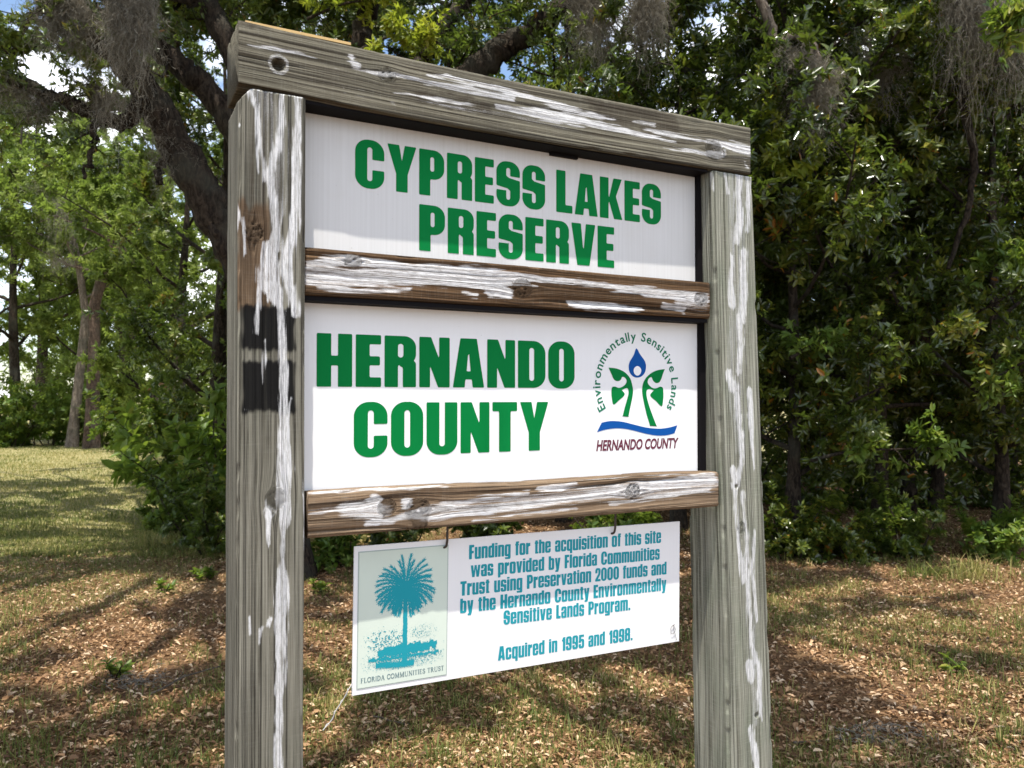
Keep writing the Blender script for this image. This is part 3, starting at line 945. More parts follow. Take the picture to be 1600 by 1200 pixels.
RP_STROKES = [
    [(1114, 270, 4), (1115, 295, 4)], [(1133, 271, 3), (1139, 301, 4)],
    [(1157, 271, 8), (1155, 310, 7), (1157, 340, 8), (1152, 376, 7)], [(1170, 275, 5), (1171, 310, 5), (1168, 360, 5)],
    [(1164, 394, 8), (1163, 460, 9), (1160, 500, 8)], [(1145, 400, 5), (1143, 440, 6), (1145, 474, 9)],
    [(1157, 495, 7), (1160, 540, 6), (1155, 580, 6)], [(1140, 585, 8), (1148, 606, 9)],
    [(1152, 615, 6), (1157, 660, 7), (1160, 705, 6), (1160, 725, 6), (1150, 758, 9)], [(1172, 610, 6), (1174, 660, 7), (1176, 690, 5), (1180, 732, 3)],
    [(1146, 733, 6), (1150, 771, 5), (1156, 855, 5), (1166, 905, 9), (1169, 909, 6), (1173, 956, 6), (1176, 1007, 6), (1186, 1040, 6), (1188, 1064, 6), (1190, 1110, 6), (1192, 1125, 4)],
    [(1163, 770, 5), (1164, 800, 5), (1167, 831, 5), (1168, 880, 6)], [(1180, 831, 5), (1177, 889, 5), (1179, 922, 5), (1184, 970, 3)],
    [(1173, 1040, 9), (1176, 1064, 6)], [(1174, 1140, 6), (1180, 1170, 6), (1185, 1210, 6), (1186, 1260, 6)],
    [(1170, 897, 8), (1160, 880, 4)],
]
RP_SOFT = [[(1150, 280, 20), (1155, 400, 22), (1155, 500, 22), (1150, 600, 20), (1160, 700, 16)], [(1165, 830, 12), (1172, 930, 13), (1180, 1040, 13), (1183, 1130, 10)]]


def rp_map(c, d, l):
    z = l - .40
    lo = 1.213 + (2.198 - z) * .030 - .004 * np.sin(z * 4)
    hi = 1.3535 + (2.198 - z) * .043
    return lo + (hi - lo) * c / .145, d + .003, z


timber('post', M_RPOST, sign, 2.598, rp_map, .145, .142, 11, strokes=RP_STROKES, softs=RP_SOFT,
       knots=[(1.65, .06, .009)], holes=[(1152, 760, 4, .004, .003), (1184, 1118, 5, .006, .0)], rad=.009)['label'] = 'pale right post leaning slightly outward'

# head beam resting on the posts
BM_STROKES = [
    [(388, 72, 1.5), (430, 76, 3.5), (466, 82, 4), (493, 93, 2)],
    [(548, 88, 3), (550, 96, 6), (556, 102, 8)],
    [(499, 101, 1.5), (535, 107, 2.5), (568, 112, 3), (598, 115, 6), (625, 120, 5), (655, 127, 4), (700, 134, 6), (730, 141, 6), (766, 147, 7), (800, 152, 7)],
    [(667, 117, 3), (700, 120, 5), (730, 130, 5), (775, 138, 5), (820, 150, 5), (845, 157, 5), (884, 169, 7), (914, 178, 5), (959, 187, 2.5)],
    [(616, 146, 2.5), (640, 148, 3.5), (685, 156, 3.5), (730, 163, 4), (757, 171, 2.5)],
    [(775, 167, 3), (800, 172, 5), (845, 179, 10), (890, 187, 8), (935, 195, 6), (980, 205, 6), (1016, 215, 5), (1055, 223, 2.5)],
    [(989, 190, 2.5), (1022, 196, 3.5)],
    [(1004, 202, 3), (1040, 210, 5), (1079, 217, 4), (1118, 223, 4), (1145, 229, 8), (1170, 236, 9)],
    [(1037, 232, 3), (1070, 235, 3.5), (1100, 240, 4), (1130, 241, 6)], [(1163, 256, 3), (1168, 262, 3)],
    [(533, 130, 1), (538, 142, 1)], [(610, 160, 3), (618, 165, 3)],
]
beam = timber('head_beam', M_BEAM, sign, 1.330, lambda c, d, l: (l + .011, d - .002, 2.2015 - .006 * np.sin(l * 2.6) + c), .128, .145, 23, strokes=BM_STROKES, axis='x',
       knots=[(1.20, .05, .016), (.30, .08, .010)], holes=[(435, 101, 9, .02, .007), (1129, 236, 5, 0, .003)],
       darks=[(372, 20, 620, 84), (560, 20, 860, 120), (760, 60, 1070, 178), (930, 150, 1060, 215), (660, 148, 760, 172)], softs=[[(560, 150, 8), (760, 175, 8), (900, 200, 8)], [(1120, 230, 14), (1165, 240, 12)]])

# sliver of fresh wood on top of the beam and the bolt heads
sl = Flat()
sl.slab(.025, .235, 2.329, 2.3345, .006, .022, 0)
sl.build('wood_sliver', [plain('fresh_split_wood', (0.55, 0.38, 0.17), 0.8, 0.2)], beam)


def bolt(px, py, face, rad, depth, name='bolt'):
    s0, z0 = onsign(px, py, face)
    bm = bmesh.new()
    bmesh.ops.create_cone(bm, cap_ends=True, segments=18, radius1=rad * 1.15, radius2=rad, depth=.004, matrix=Matrix.Translation((s0, face - depth, z0)) @ Matrix.Rotation(R(90), 4, 'X'))
    bmesh.ops.create_cone(bm, cap_ends=True, segments=6, radius1=rad * .62, radius2=rad * .55, depth=.006, matrix=Matrix.Translation((s0, face - depth - .004, z0)) @ Matrix.Rotation(R(90), 4, 'X'))
    me = bpy.data.meshes.new(name); bm.to_mesh(me); bm.free()
    me.materials.append(M_STEEL)
    o = bpy.data.objects.new(name, me); COL.objects.link(o); o.parent = beam


bolt(1130, 236, 0, .0075, -.001)

# middle rail and lower rail
MID_STROKES = [
    [(481, 412, 5), (508, 409, 7), (550, 407, 8), (580, 412, 6), (610, 415, 8), (640, 420, 8), (670, 424, 9), (730, 424, 8), (775, 427, 7), (800, 432, 7), (845, 436, 5), (890, 441, 5), (935, 445, 5), (980, 451, 6), (1025, 457, 6), (1058, 462, 7), (1082, 466, 8), (1103, 468, 6)],
    [(481, 439, 7), (520, 439, 9), (580, 436, 9), (625, 436, 9), (670, 434, 9), (730, 439, 9), (775, 446, 10), (800, 442, 4), (840, 446, 3)],
    [(496, 451, 4), (526, 454, 4), (610, 454, 4), (640, 452, 3)], [(770, 450, 13), (795, 459, 7)], [(722, 458, 3), (745, 461, 4)],
    [(890, 474, 4), (920, 477, 6), (965, 480, 6), (1004, 482, 3)], [(1037, 478, 5), (1068, 484, 5)],
]
timber('cross_rail', M_RAIL, sign, 1.066, lambda c, d, l: (l + .1435, d + .014, 1.8065 + c), .097, .046, 37, strokes=MID_STROKES, face=.014, axis='x', relief=.0012, thick=1.22, soft_gain=.8,
       knots=[(.50, .045, .014), (1.035, .05, .012), (.10, .075, .010)], softs=[[(481, 430, 12), (600, 430, 14), (760, 436, 14)], [(1060, 470, 10), (1100, 470, 12)]], rad=.005)['label'] = 'middle rail of dark brown timber half covered in white paint'
LOW_STROKES = [
    [(480, 769, 2.5), (540, 768, 3), (573, 765, 3.5), (640, 763, 4), (690, 758, 3), (774, 750, 3), (842, 747, 4), (926, 744, 4), (1027, 739, 4), (1105, 734, 3)],
    [(483, 802, 2.5), (523, 798, 4), (557, 797, 9), (580, 797, 13), (585, 785, 11), (588, 810, 10)], [(635, 788, 9)],
    [(573, 820, 4), (617, 810, 5), (657, 800, 7), (707, 790, 6), (757, 779, 4), (825, 770, 4)],
    [(650, 808, 5), (690, 806, 5), (757, 799, 6), (842, 787, 6), (906, 777, 6), (977, 767, 7), (1044, 757, 9), (1112, 747, 8)],
    [(842, 764, 5), (876, 762, 6), (900, 756, 3)], [(953, 787, 3), (1027, 777, 4), (1108, 764, 5)], [(740, 812, 3), (830, 802, 3), (900, 793, 3)],
]
timber('cross_rail', M_RAIL2, sign, 1.079, lambda c, d, l: (l + .1505, d + .006, 1.3165 - .004 * (l / 1.08) + c * (1 + .03 * np.sin(l * 9))), .0905, .046, 47, strokes=LOW_STROKES, face=.006, axis='x', relief=.0015, thick=1.2, soft_gain=.75,
       knots=[(.165, .05, .011), (.235, .04, .016), (.24, .012, .009), (.80, .05, .012)], softs=[[(540, 795, 12), (600, 800, 14)], [(690, 800, 9), (900, 775, 12), (1110, 752, 16)]], rad=.005)['label'] = 'lower rail of bleached knotty timber with white paint'

# panels -------------------------------------------------------------
PY = .0615
p1 = Flat()
p1.slab(.1465, 1.2005, 1.9, 2.1925, PY, PY + .006, 0)
p1.word('CYPRESS', .2613, .733, 2.0515, .1035, 1, PY - .0006)
p1.word('LAKES', .7645, 1.0855, 2.0515, .1035, 1, PY - .0006)
p1.word('PRESERVE', .408, .9358, 1.9265, .1035, 1, PY - .0006)
p1.build('name_panel', [M_PANEL1, M_GREEN], sign)['label'] = 'dusty white panel reading CYPRESS LAKES PRESERVE in green capitals'

p2 = Flat()
p2.slab(.1465, 1.2065, 1.40, 1.7955, PY, PY + .006, 0)
p2.word('HERNANDO', .1804, .8166, 1.6212, .1125, 1, PY - .0006)
p2.word('COUNTY', .2602, .7415, 1.4712, .1165, 1, PY - .0006)


def LZ(pts, n=5, closed=True, k=5.22, ox=900, oy=500):
    q = [onsign(ox + a / k, oy + c / k, PY) for a, c in pts]
    return q if n == 0 else [tuple(t) for t in catmull(q, n, closed)]


YL = PY - .0006
drop = LZ([(492, 232), (470, 285), (438, 340), (429, 380), (436, 425), (462, 458), (498, 470), (536, 458), (562, 425), (570, 380), (560, 335), (522, 280)], 5)
p2.poly(drop, 2, YL)
p2.poly(LZ([(499, 375), (475, 390), (468, 414), (476, 440), (499, 454), (522, 440), (530, 414), (523, 390)], 4), 4, YL - .0005)
# left half figure: arching stem with the upper leaf, and the lower leaf
lf_stem = LZ([(264, 388), (330, 396), (395, 425), (440, 475), (460, 540), (464, 590), (455, 650), (440, 720), (427, 786), (427, 786), (380, 782), (380, 782), (395, 720), (415, 650), (427, 600), (424, 565), (408, 556), (372, 572)], 4, False) + \
    LZ([(372, 572), (396, 600), (385, 625), (350, 655), (305, 690), (290, 630), (288, 580), (295, 548), (318, 543), (345, 553), (375, 546), (402, 525), (412, 500), (405, 478), (388, 465), (374, 466), (366, 485), (348, 498), (322, 495), (305, 480), (290, 445), (264, 388)], 4, False)[1:-1]
p2.poly(lf_stem, 1, YL)
rf_stem = LZ([(724, 400), (655, 412), (600, 442), (558, 490), (540, 545), (540, 600), (552, 670), (575, 770), (602, 858), (602, 858), (656, 862), (656, 862), (628, 790), (596, 700), (577, 630), (574, 585), (582, 568), (605, 564), (634, 574)], 4, False) + \
    LZ([(634, 574), (606, 605), (612, 628), (650, 660), (698, 704), (711, 640), (712, 590), (706, 552), (684, 544), (655, 556), (625, 555), (596, 532), (584, 508), (590, 482), (608, 466), (618, 470), (628, 495), (652, 514), (678, 508), (695, 480), (708, 440), (724, 400)], 4, False)[1:-1]
p2.poly(rf_stem, 1, YL)
wave = LZ([(208, 838), (260, 826), (320, 824), (390, 832), (480, 855), (580, 878), (680, 886), (760, 876), (826, 858)], 5, False) + LZ([(802, 924), (740, 940), (660, 943), (580, 930), (480, 905), (400, 888), (320, 884), (240, 895), (170, 915)], 5, False)
p2.poly(wave, 2, YL)
# lettering round the emblem
arc_c = (1.0055, 1.6315); arc_r = .1135; cap = .0225
txt = 'Environmentally Sensitive Lands'
adv = {}
for ch in set(txt):
    if ch == ' ': adv[ch] = (.33, None); continue
    V, P = sans(ch, 1.0, .018)
    adv[ch] = (V[:, 0].max() - min(V[:, 0].min(), .05) + .075, (V, P))
tot = sum(adv[c][0] for c in txt)
a0, a1 = R(213), R(-33)
run = 0
capsrc = sans('E', 1.0, .018)[0][:, 1].max()
ks = cap / capsrc
for ch in txt:
    wd, gl = adv[ch]
    if gl:
        V, P = gl
        mid = run + wd / 2
        th = a0 + (a1 - a0) * mid / tot
        squeeze = abs(a1 - a0) * arc_r / tot
        lx = (V[:, 0] - (V[:, 0].max() + V[:, 0].min()) / 2) * min(squeeze, ks * 1.05)
        ly = V[:, 1] * ks
        er = np.array([math.cos(th), math.sin(th)]); et = np.array([math.sin(th), -math.cos(th)])
        Q = np.array(arc_c) + er * (arc_r + ly[:, None]) + et * lx[:, None]
        p2.add(Q, P, 3, YL)
    run += wd
V, P = sans('HERNANDO COUNTY', 1.0, .035, 1, .22)
x0, x1 = V[:, 0].min(), V[:, 0].max(); hh = V[:, 1].max()
Q = np.stack([.880 + (V[:, 0] - x0) / (x1 - x0) * .262, 1.4655 + V[:, 1] / hh * .0265], 1)
p2.add(Q, P, 5, YL)
p2.build('county_panel', [M_PANEL2, M_GREEN, M_BLUE, M_DKGREEN, M_WHITE, M_MAROON], sign)['label'] = 'clean white panel reading HERNANDO COUNTY with round leaf and drop emblem'

# black channels that hold the panels, with shade strips under beam and rail
tr = Flat()
tr.slab(1.2015, 1.2225, 1.90, 2.1985, .050, .082, 0)
tr.slab(1.2075, 1.2265, 1.402, 1.8005, .050, .082, 0)
tr.slab(.1435, 1.2, 2.1932, 2.2003, .010, .082, 0)  # brought forward as a black sheet standing in for shade beneath the beam
tr.slab(.1435, 1.206, 1.7962, 1.8052, .020, .082, 0)  # black sheet that also stands in for shade below the middle rail
tr.slab(.1435, .146, 1.402, 2.1925, .055, .082, 0)
tr.slab(.744, .822, 2.186, 2.1932, .052, .0605, 0)
tr.build('channel_and_shade_strips', [M_BLACK], sign)

# ------------------------------------------------------------------ board hung under the lower rail
HY = .056
hb = empty('hanging_board', tuple(SP0 + SA * .70 + SB * HY + np.array([0, 0, 1.27])), TH, 'white funding notice board with teal lettering and palm picture hung on two hooks', 'notice board')
hb.rotation_euler = (0, R(.7), TH)
f = Flat()


def hb_xy(px, py):
    s0, z0 = onsign(px, py, HY)
    return s0 - .70, z0 - 1.27 + (s0 - .70) * .0125


f.slab(-.4395, .4405, -.3075, .0065, 0, .004, 0)
TE = 1
lines = [('Funding for the acquisition of this site', 733, 874, 1033, 848), ('was provided by Florida Communities', 736, 902, 1031, 874), ('Trust using Preservation 2000 funds and', 720, 931, 1042, 897),
         ('by the Hernando County Environmentally', 720, 958, 1042, 922), ('Sensitive Lands Program.', 788, 976, 986, 953), ('Acquired in 1995 and 1998.', 780, 1032, 990, 1000)]
for t, ax, ay, bx, by in lines:
    xa, za = hb_xy(ax, ay); xb, zb = hb_xy(bx, by)
    f.word(t, xa, xb, za, .0325, TE, -.0005, res=30, gap=.055, slope=(zb - za) / (xb - xa))
# picture: sage ground, border, palm
xa, za = hb_xy(557, 862); xb, zb = hb_xy(697, 1052)
X0, X1, Z1, Z0 = -.4305, -.2225, -.005, -.2965
f.slab(X0, X1, Z0, Z1, -.0008, -.0001, 3)
f.slab(X0 + .0022, X1 - .0022, Z0 + .0022, Z1 - .0022, -.0012, -.0009, 2)
PXm = X0 + (X1 - X0) * .515
PH = Z1 - Z0
rng = np.random.RandomState(5)
xs = np.linspace(X0 + .008, X1 - .008, 330); zs = np.linspace(Z0 + .03, Z1 - .012, 400)
gx, gz = np.meshgrid(xs, zs)
fld = np.full(gx.shape, 1.0)


def stamp(x0, z0, x1, z1, r0, r1):
    m = max(r0, r1) + .002
    i0, i1 = np.searchsorted(xs, [min(x0, x1) - m, max(x0, x1) + m]); j0, j1 = np.searchsorted(zs, [min(z0, z1) - m, max(z0, z1) + m])
    if i1 > i0 and j1 > j0:
        fld[j0:j1, i0:i1] = np.minimum(fld[j0:j1, i0:i1], seg(gx[j0:j1, i0:i1], gz[j0:j1, i0:i1], x0, z0, x1, z1, r0, r1))


cz = Z0 + PH * .70
for k in range(46):
    a = R(90) + (k - 22.5) / 46 * R(326) + R(rng.uniform(-3, 3))
    Lr = rng.uniform(.060, .076) * (1.0 if math.sin(a) > -.3 else .86)
    p = np.array([PXm, cz]); d = np.array([math.cos(a), math.sin(a)])
    n = 20; st = Lr / n
    for q in range(n):
        d2 = d + np.array([0, -.055]); d2 /= np.linalg.norm(d2)
        p2_ = p + d2 * st
        stamp(*p, *p2_, .0014, .0011)
        if q > 4:
            for sgn in (-1, 1):
                nn = np.array([-d2[1], d2[0]]) * sgn
                e = p + d2 * .007 + nn * .0056 * (1.1 - abs(q / n - .5)) * rng.uniform(.4, 1.25)
                stamp(*p, *e, .0008, .0003)
        p, d = p2_, d2
for k in range(30):
    a = rng.uniform(0, 2 * math.pi); rr = rng.uniform(0, .016)
    stamp(PXm + math.cos(a) * rr, cz + math.sin(a) * rr * 1.3, PXm + math.cos(a) * rr * .4, cz - .005 + math.sin(a) * rr * .4, .004, .003)
zb0 = Z0 + PH * .165
for k in range(40):
    t0, t1 = k / 40, (k + 1) / 40
    if k < 5 and k % 2: continue
    stamp(PXm + rng.uniform(-.0007, .0007), zb0 + (cz - zb0) * t0, PXm + rng.uniform(-.0007, .0007), zb0 + (cz - zb0) * t1, .0056 - .0012 * t0, .0056 - .0012 * t1)
# far tree line, shore and scrub as broken tone
u = (gx - X0) / (X1 - X0); vv = (gz - Z0) / PH
nz = vnoise(gx * 420, gz * 700, 3); nz2 = vnoise(gx * 900, gz * 1600, 4); nb = vnoise(gx * 110, gz * 160, 6)
band = np.abs(vv - (.245 + .03 * (u - .5) + .02 * (vnoise(gx * 190, gx * 0, 8) - .5))) - np.where((u > .22) & (u < .88), .032 * np.sqrt(np.clip(1 - ((u - .55) / .36) ** 2, 0, 1)) + .004, -.01)
shore = np.abs(vv - (.20 - .01 * u)) - np.where((u > .12) & (u < .9), .013, -.01)
fore = np.abs(vv - (.145 + .01 * np.sin(u * 9))) - np.where((u > .2) & (u < .62), .020, -.01)
fld = U(fld, (band + (nz - .62) * .035) * .05, (shore + (nz - .5) * .03) * .05, (fore + (nz2 - .45) * .05) * .05)
win = lambda a, c, e, g: ((u - a) / c) ** 2 + ((vv - e) / g) ** 2
scr = np.where((u > .14) & (u < .48) & (vv > .25) & (vv < .42), (nz - .66 - .10 * np.sin((u - .14) / .34 * 3.14) * np.sin((vv - .25) / .17 * 3.14) + np.abs(vv - .31) * .4) * -.01, 1)
scr = (.56 + .22 * win(.30, .20, .33, .085) + .25 * (nb - .5) - nz) * .01
scr2 = (.66 + .14 * win(.72, .16, .36, .06) - nz2) * .01
scr3 = (.60 + .13 * win(.52, .42, .165, .06) - nz2) * .01
fld = U(fld, scr, scr2, scr3)
Vp, Pp = contour(fld, xs, zs)
f.add(Vp, Pp, TE, -.0016)
f.word('FLORIDA COMMUNITIES TRUST', X0 + .009, X1 - .008, Z0 + .0125, .0105, 4, -.0016, res=26, fn=G_serif, gap=.10)
f.build('notice_board', [M_PANEL3, M_TEAL, M_SAGE, M_GREY, M_SLATE], hb)


def tube(pts, rad, sides=8):
    """verts, quads of a tube along pts with radii"""
    pts = np.asarray(pts, float); N = len(pts)
    rad = np.broadcast_to(np.asarray(rad, float), (N,))
    T = unit(np.gradient(pts, axis=0))
    ref = np.array([0.31, 0.17, 0.93]) if abs(T[0][2]) < .8 else np.array([.9, .3, .1])
    A = unit(np.cross(T, ref)); B = np.cross(T, A)
    a = np.linspace(0, 2 * np.pi, sides, endpoint=False)
    V = pts[:, None] + rad[:, None, None] * (np.cos(a)[None, :, None] * A[:, None] + np.sin(a)[None, :, None] * B[:, None])
    i = np.arange(N - 1)[:, None] * sides; k = np.arange(sides)[None]; k2 = (k + 1) % sides
    Q = np.stack([i + k, i + k2, i + sides + k2, i + sides + k], -1).reshape(-1, 4)
    return V.reshape(-1, 3), Q


for hx, hz in ((-.2305, 0.0), (.2255, 0.0)):
    pts = [(hx + .001, -.012, .052), (hx, -.012, .020), (hx, -.011, .004), (hx - .001, -.008, -.007), (hx - .003, .001, -.0105), (hx - .004, .010, -.006), (hx - .003, .012, .004)]
    V, Q = tube(catmull(pts, 4, False), .0028, 8)
    mk('hook', V, Q, M_RUST, hb, smooth=True)
wp = [hb_xy(551, 1068), hb_xy(545, 1075), hb_xy(535, 1090), hb_xy(524, 1103), hb_xy(515, 1118), hb_xy(501, 1131)]
wpts = catmull([(a, -.003 - .006 * k, c) for k, (a, c) in enumerate(wp)], 5, False)
V1, Q1 = tube(wpts, .0009, 5)
w2 = [p + np.array([.0022 * math.sin(k * 1.1), .001, .0025 * math.cos(k * 1.1)]) for k, p in enumerate(wpts)]
V2, Q2 = tube(w2, .0008, 5)
mk('wire', np.concatenate([V1, V2]), np.concatenate([Q1, Q2 + len(V1)]), M_WIRE, hb, smooth=True)
cl = [hb_xy(1055, 975), hb_xy(1049, 980), hb_xy(1050, 990), hb_xy(1056, 984), hb_xy(1052, 976), hb_xy(1058, 1000)]
V1, Q1 = tube(catmull([(a, -.003, c) for a, c in cl], 4, False), .0005, 5)
mk('wire', V1, Q1, M_RUST, hb, smooth=True)

# ------------------------------------------------------------------ ground
def gh(x, y):
    return 0.05 * (vnoise(x * .5 + 50, y * .5 + 50, 2) - .5) + 0.018 * (vnoise(x * 2.6 + 50, y * 2.6 + 50, 3) - .5)


def build_ground():
    ys = np.concatenate([np.linspace(-6, 1, 15)[:-1], np.linspace(1, 12, 140)[:-1], np.linspace(12, 40, 90)[:-1], np.geomspace(40, 1500, 24)])
    xs = np.concatenate([-np.geomspace(1500, 16, 20)[:-1], np.linspace(-16, 12, 220)[:-1], np.geomspace(12, 1500, 20)])
    X, Y = np.meshgrid(xs, ys)
    Z = gh(X, Y) + .006 * (vnoise(X * 14 + 90, Y * 14 + 90, 5) - .5)
    V = np.stack([X, Y, Z], -1).reshape(-1, 3)
    ny, nx = X.shape
    i = np.arange(ny - 1)[:, None] * nx; k = np.arange(nx - 1)[None]
    Q = np.stack([i + k, i + k + 1, i + nx + k + 1, i + nx + k], -1).reshape(-1, 4)
    o = mk('ground', V, Q, M_GROUND, smooth=True)
    tag(o, 'leaf-strewn ground running into a dry lawn at the left', 'ground', kind='structure')


build_ground()


def leaves(name, pos, ax, nr, L, W, tint, mat, parent=None, fold=.22, curl=.12):
    """one mesh of small folded leaves"""
    n = len(pos)
    ax = unit(ax); sd_ = unit(np.cross(nr, ax)); nr = np.cross(ax, sd_)
    L = L[:, None]; W = W[:, None]
    b0 = pos
    tip = pos + ax * L - nr * L * curl
    def side(sg, t, wv): return pos + ax * L * t + sd_ * sg * W * wv + nr * (W * fold * wv * 2 - L * curl * t * t)
    V = np.stack([b0, side(1, .33, .48), side(1, .70, .38), tip, side(-1, .70, .38), side(-1, .33, .48)], 1).reshape(-1, 3)
    o = np.arange(n)[:, None] * 6
    Q = np.stack([o + [0, 1, 2, 3], o + [0, 3, 4, 5]], 1).reshape(-1, 4)
    return mk(name, V, Q, mat, parent, attrs={'tint': ('FACE', 'FLOAT', np.repeat(tint, 2))})


def in_view(P, m=.06):
    """points of the near ground that the photograph can see (with a margin)"""
    return (np.abs(P[:, 0]) < P[:, 1] * (.643 + m) + .4)


def scatter(rng, n, y0, y1, power=1.0):
    y = y0 + (y1 - y0) * rng.rand(n) ** power
    x = (rng.rand(n) * 2 - 1) * (y * .70 + .5)
    return x, y


def build_litter():
    rng = np.random.RandomState(77)
    x, y = scatter(rng, 130000, 2.9, 13.5, 1.5)
    lawn = y * .11 - x * .10 + vnoise(x * .55 + 7, y * .55 + 3, 9)
    patch = vnoise(x * 1.6 + 31, y * 1.6 + 11, 12)
    keep = (lawn + rng.rand(len(x)) * .5 < 2.05) & (patch + rng.rand(len(x)) * .9 > .42)
    x, y = x[keep], y[keep]; n = len(x)
    z = gh(x, y) + .004 + rng.rand(n) * .022
    a = rng.rand(n) * 2 * np.pi
    ax = np.stack([np.cos(a), np.sin(a), rng.normal(0, .25, n)], 1)
    nr = np.stack([rng.normal(0, .38, n), rng.normal(0, .38, n), np.ones(n)], 1)
    L = rng.uniform(.016, .050, n) * rng.uniform(.7, 1.1, n); W = L * rng.uniform(.25, .55, n)
    t = np.clip(rng.beta(1.7, 1.9, n), 0, 1)
    o = leaves('leaf_litter', np.stack([x, y, z], 1), ax, nr, L, W, t, M_LITTER, fold=.35, curl=.28)
    tag(o, 'brown fallen oak leaves strewn over the ground under the sign', 'fallen leaves', kind='stuff')


build_litter()


def blades(name, x, y, h, wd, tint, rng, lean=.5, bend=.35):
    n = len(x)
    z = gh(x, y) - .002
    p = np.stack([x, y, z], 1)
    a = rng.rand(n) * 2 * np.pi
    dr = np.stack([np.cos(a), np.sin(a), np.zeros(n)], 1); sd_ = np.stack([-np.sin(a), np.cos(a), np.zeros(n)], 1)
    ln = np.abs(rng.normal(0, lean, n))[:, None]; h = h[:, None]; wd = wd[:, None]
    up = np.array([0, 0, 1.0])
    m = p + (up * .62 + dr * ln * .45) * h
    tp = p + (up * (1 - bend * ln) + dr * ln * 1.25) * h
    V = np.stack([p - sd_ * wd * .5, p + sd_ * wd * .5, m + sd_ * wd * .4, m - sd_ * wd * .4, tp], 1).reshape(-1, 3)
    o = np.arange(n)[:, None] * 5
    return mk(name, V, [o + [0, 1, 2, 3], o + [3, 2, 4]], M_GRASS, attrs={'tint': ('FACE', 'FLOAT', np.concatenate([tint, tint]))})


def build_grass():
    rng = np.random.RandomState(91)
    # sparse tufts among the litter
    cx, cy = scatter(rng, 3200, 3.0, 11.0, 1.3)
    pt = vnoise(cx * 1.1 + 21, cy * 1.1 + 5, 31)
    k = pt + rng.rand(len(cx)) * .5 > .78
    cx, cy = cx[k], cy[k]
    m = rng.randint(8, 34, len(cx))
    sp = rng.uniform(.03, .10, len(cx))
    x = np.repeat(cx, m) + rng.normal(0, 1, m.sum()) * np.repeat(sp, m)
    y = np.repeat(cy, m) + rng.normal(0, 1, m.sum()) * np.repeat(sp, m)
    tb = np.repeat(rng.uniform(.1, .75, len(cx)), m)
    h = rng.uniform(.03, .10, len(x)) * np.repeat(rng.uniform(.6, 1.25, len(cx)), m)
    # lawn
    ly = 8.0 + 18 * rng.rand(90000) ** 1.25
    lx = -ly * .70 + rng.rand(len(ly)) * (ly * .70 - 1.2)
    q = ly * .11 - lx * .10 + vnoise(lx * .55 + 7, ly * .55 + 3, 9)
    k = q + rng.rand(len(ly)) * .5 > 1.75
    lx, ly = lx[k], ly[k]
    # near-left grass film
    nx_, ny_ = scatter(rng, 150000, 3.0, 10.0, 1.1)
    gp = vnoise(nx_ * .9 + 3, ny_ * .9 + 17, 33) - .10 + .30 * sst(-.6, -3.8, nx_) + .10 * vnoise(nx_ * 5, ny_ * 5, 34)
    k = gp + rng.rand(len(nx_)) * .35 > .89
    nx_, ny_ = nx_[k], ny_[k]
    X = np.concatenate([x, lx, nx_]); Y = np.concatenate([y, ly, ny_])
    Hh = np.concatenate([h, rng.uniform(.02, .06, len(lx)) * (.6 + 1.1 * vnoise(lx * 1.7, ly * 1.7, 44)), rng.uniform(.02, .06, len(nx_))])
    Wd = np.concatenate([rng.uniform(.003, .006, len(x)), rng.uniform(.006, .014, len(lx)), rng.uniform(.003, .006, len(nx_))])
    lt = np.clip(.56 + .6 * (vnoise(lx * .8, ly * .8, 41) - .5) + rng.normal(0, .2, len(lx)), 0, 1)
    nt_ = np.clip(.50 + .5 * (vnoise(nx_ * .7 + 9, ny_ * .7 + 9, 36) - .5) + rng.normal(0, .24, len(nx_)), 0, 1)
    t = np.concatenate([np.clip(tb + rng.normal(0, .14, len(x)), 0, 1), lt, nt_])
    o = blades('grass', X, Y, Hh, Wd, t, rng, .6)
    tag(o, 'thin green and straw-coloured grass growing through the litter and over the lawn', 'grass', kind='stuff')


build_grass()

# ------------------------------------------------------------------ trees and shrubs
class Wood:
    def __init__(s): s.V = []; s.Q = []; s.n = 0
    def add(s, pts, rad, sides):
        V, Q = tube(pts, rad, sides)
        s.V.append(V); s.Q.append(Q + s.n); s.n += len(V)
    def build(s, name, mat, parent):
        return mk(name, np.concatenate(s.V), np.concatenate(s.Q), mat, parent, smooth=True)


def wander(rng, p, d, L, n, wob, up=0.0, droop=0.0):
    pts = [np.array(p, float)]
    d = unit(np.array(d, float))
    for k in range(n):
        d = unit(d + rng.normal(0, wob, 3) + np.array([0, 0, up - droop * k / n]))
        pts.append(pts[-1] + d * L / n)
    return np.array(pts)


def rosettes(rng, C, A, k, Lm, tint0, spread=(35, 85), jit=.25):
    """k leaves round each twig node C with axis A"""
    n = len(C)
    C = np.repeat(C, k, 0); A = unit(np.repeat(A, k, 0))
    ref = unit(np.cross(A, np.array([.23, .41, .88]))); B = np.cross(A, ref)
    ph = rng.rand(n * k) * 2 * np.pi
    rad = np.cos(ph)[:, None] * ref + np.sin(ph)[:, None] * B
    th = np.radians(rng.uniform(spread[0], spread[1], n * k))[:, None]
    ax = A * np.cos(th) + rad * np.sin(th)
    nr = A * np.sin(th) - rad * np.cos(th) + rng.normal(0, jit, (n * k, 3)) + np.array([0, 0, .55])
    L = Lm * rng.uniform(.6, 1.25, n * k)
    pos = C + A * rng.uniform(-.6, .3, (n * k, 1)) * Lm
    t = np.clip(np.repeat(tint0, k) + rng.normal(0, .13, n * k), 0, 1)
    odd = rng.rand(n * k)
    t = np.where(odd > .988, 1.0, np.clip(t, 0, .955))
    return pos, ax, nr, L, L * rng.uniform(.30, .46, n * k), t


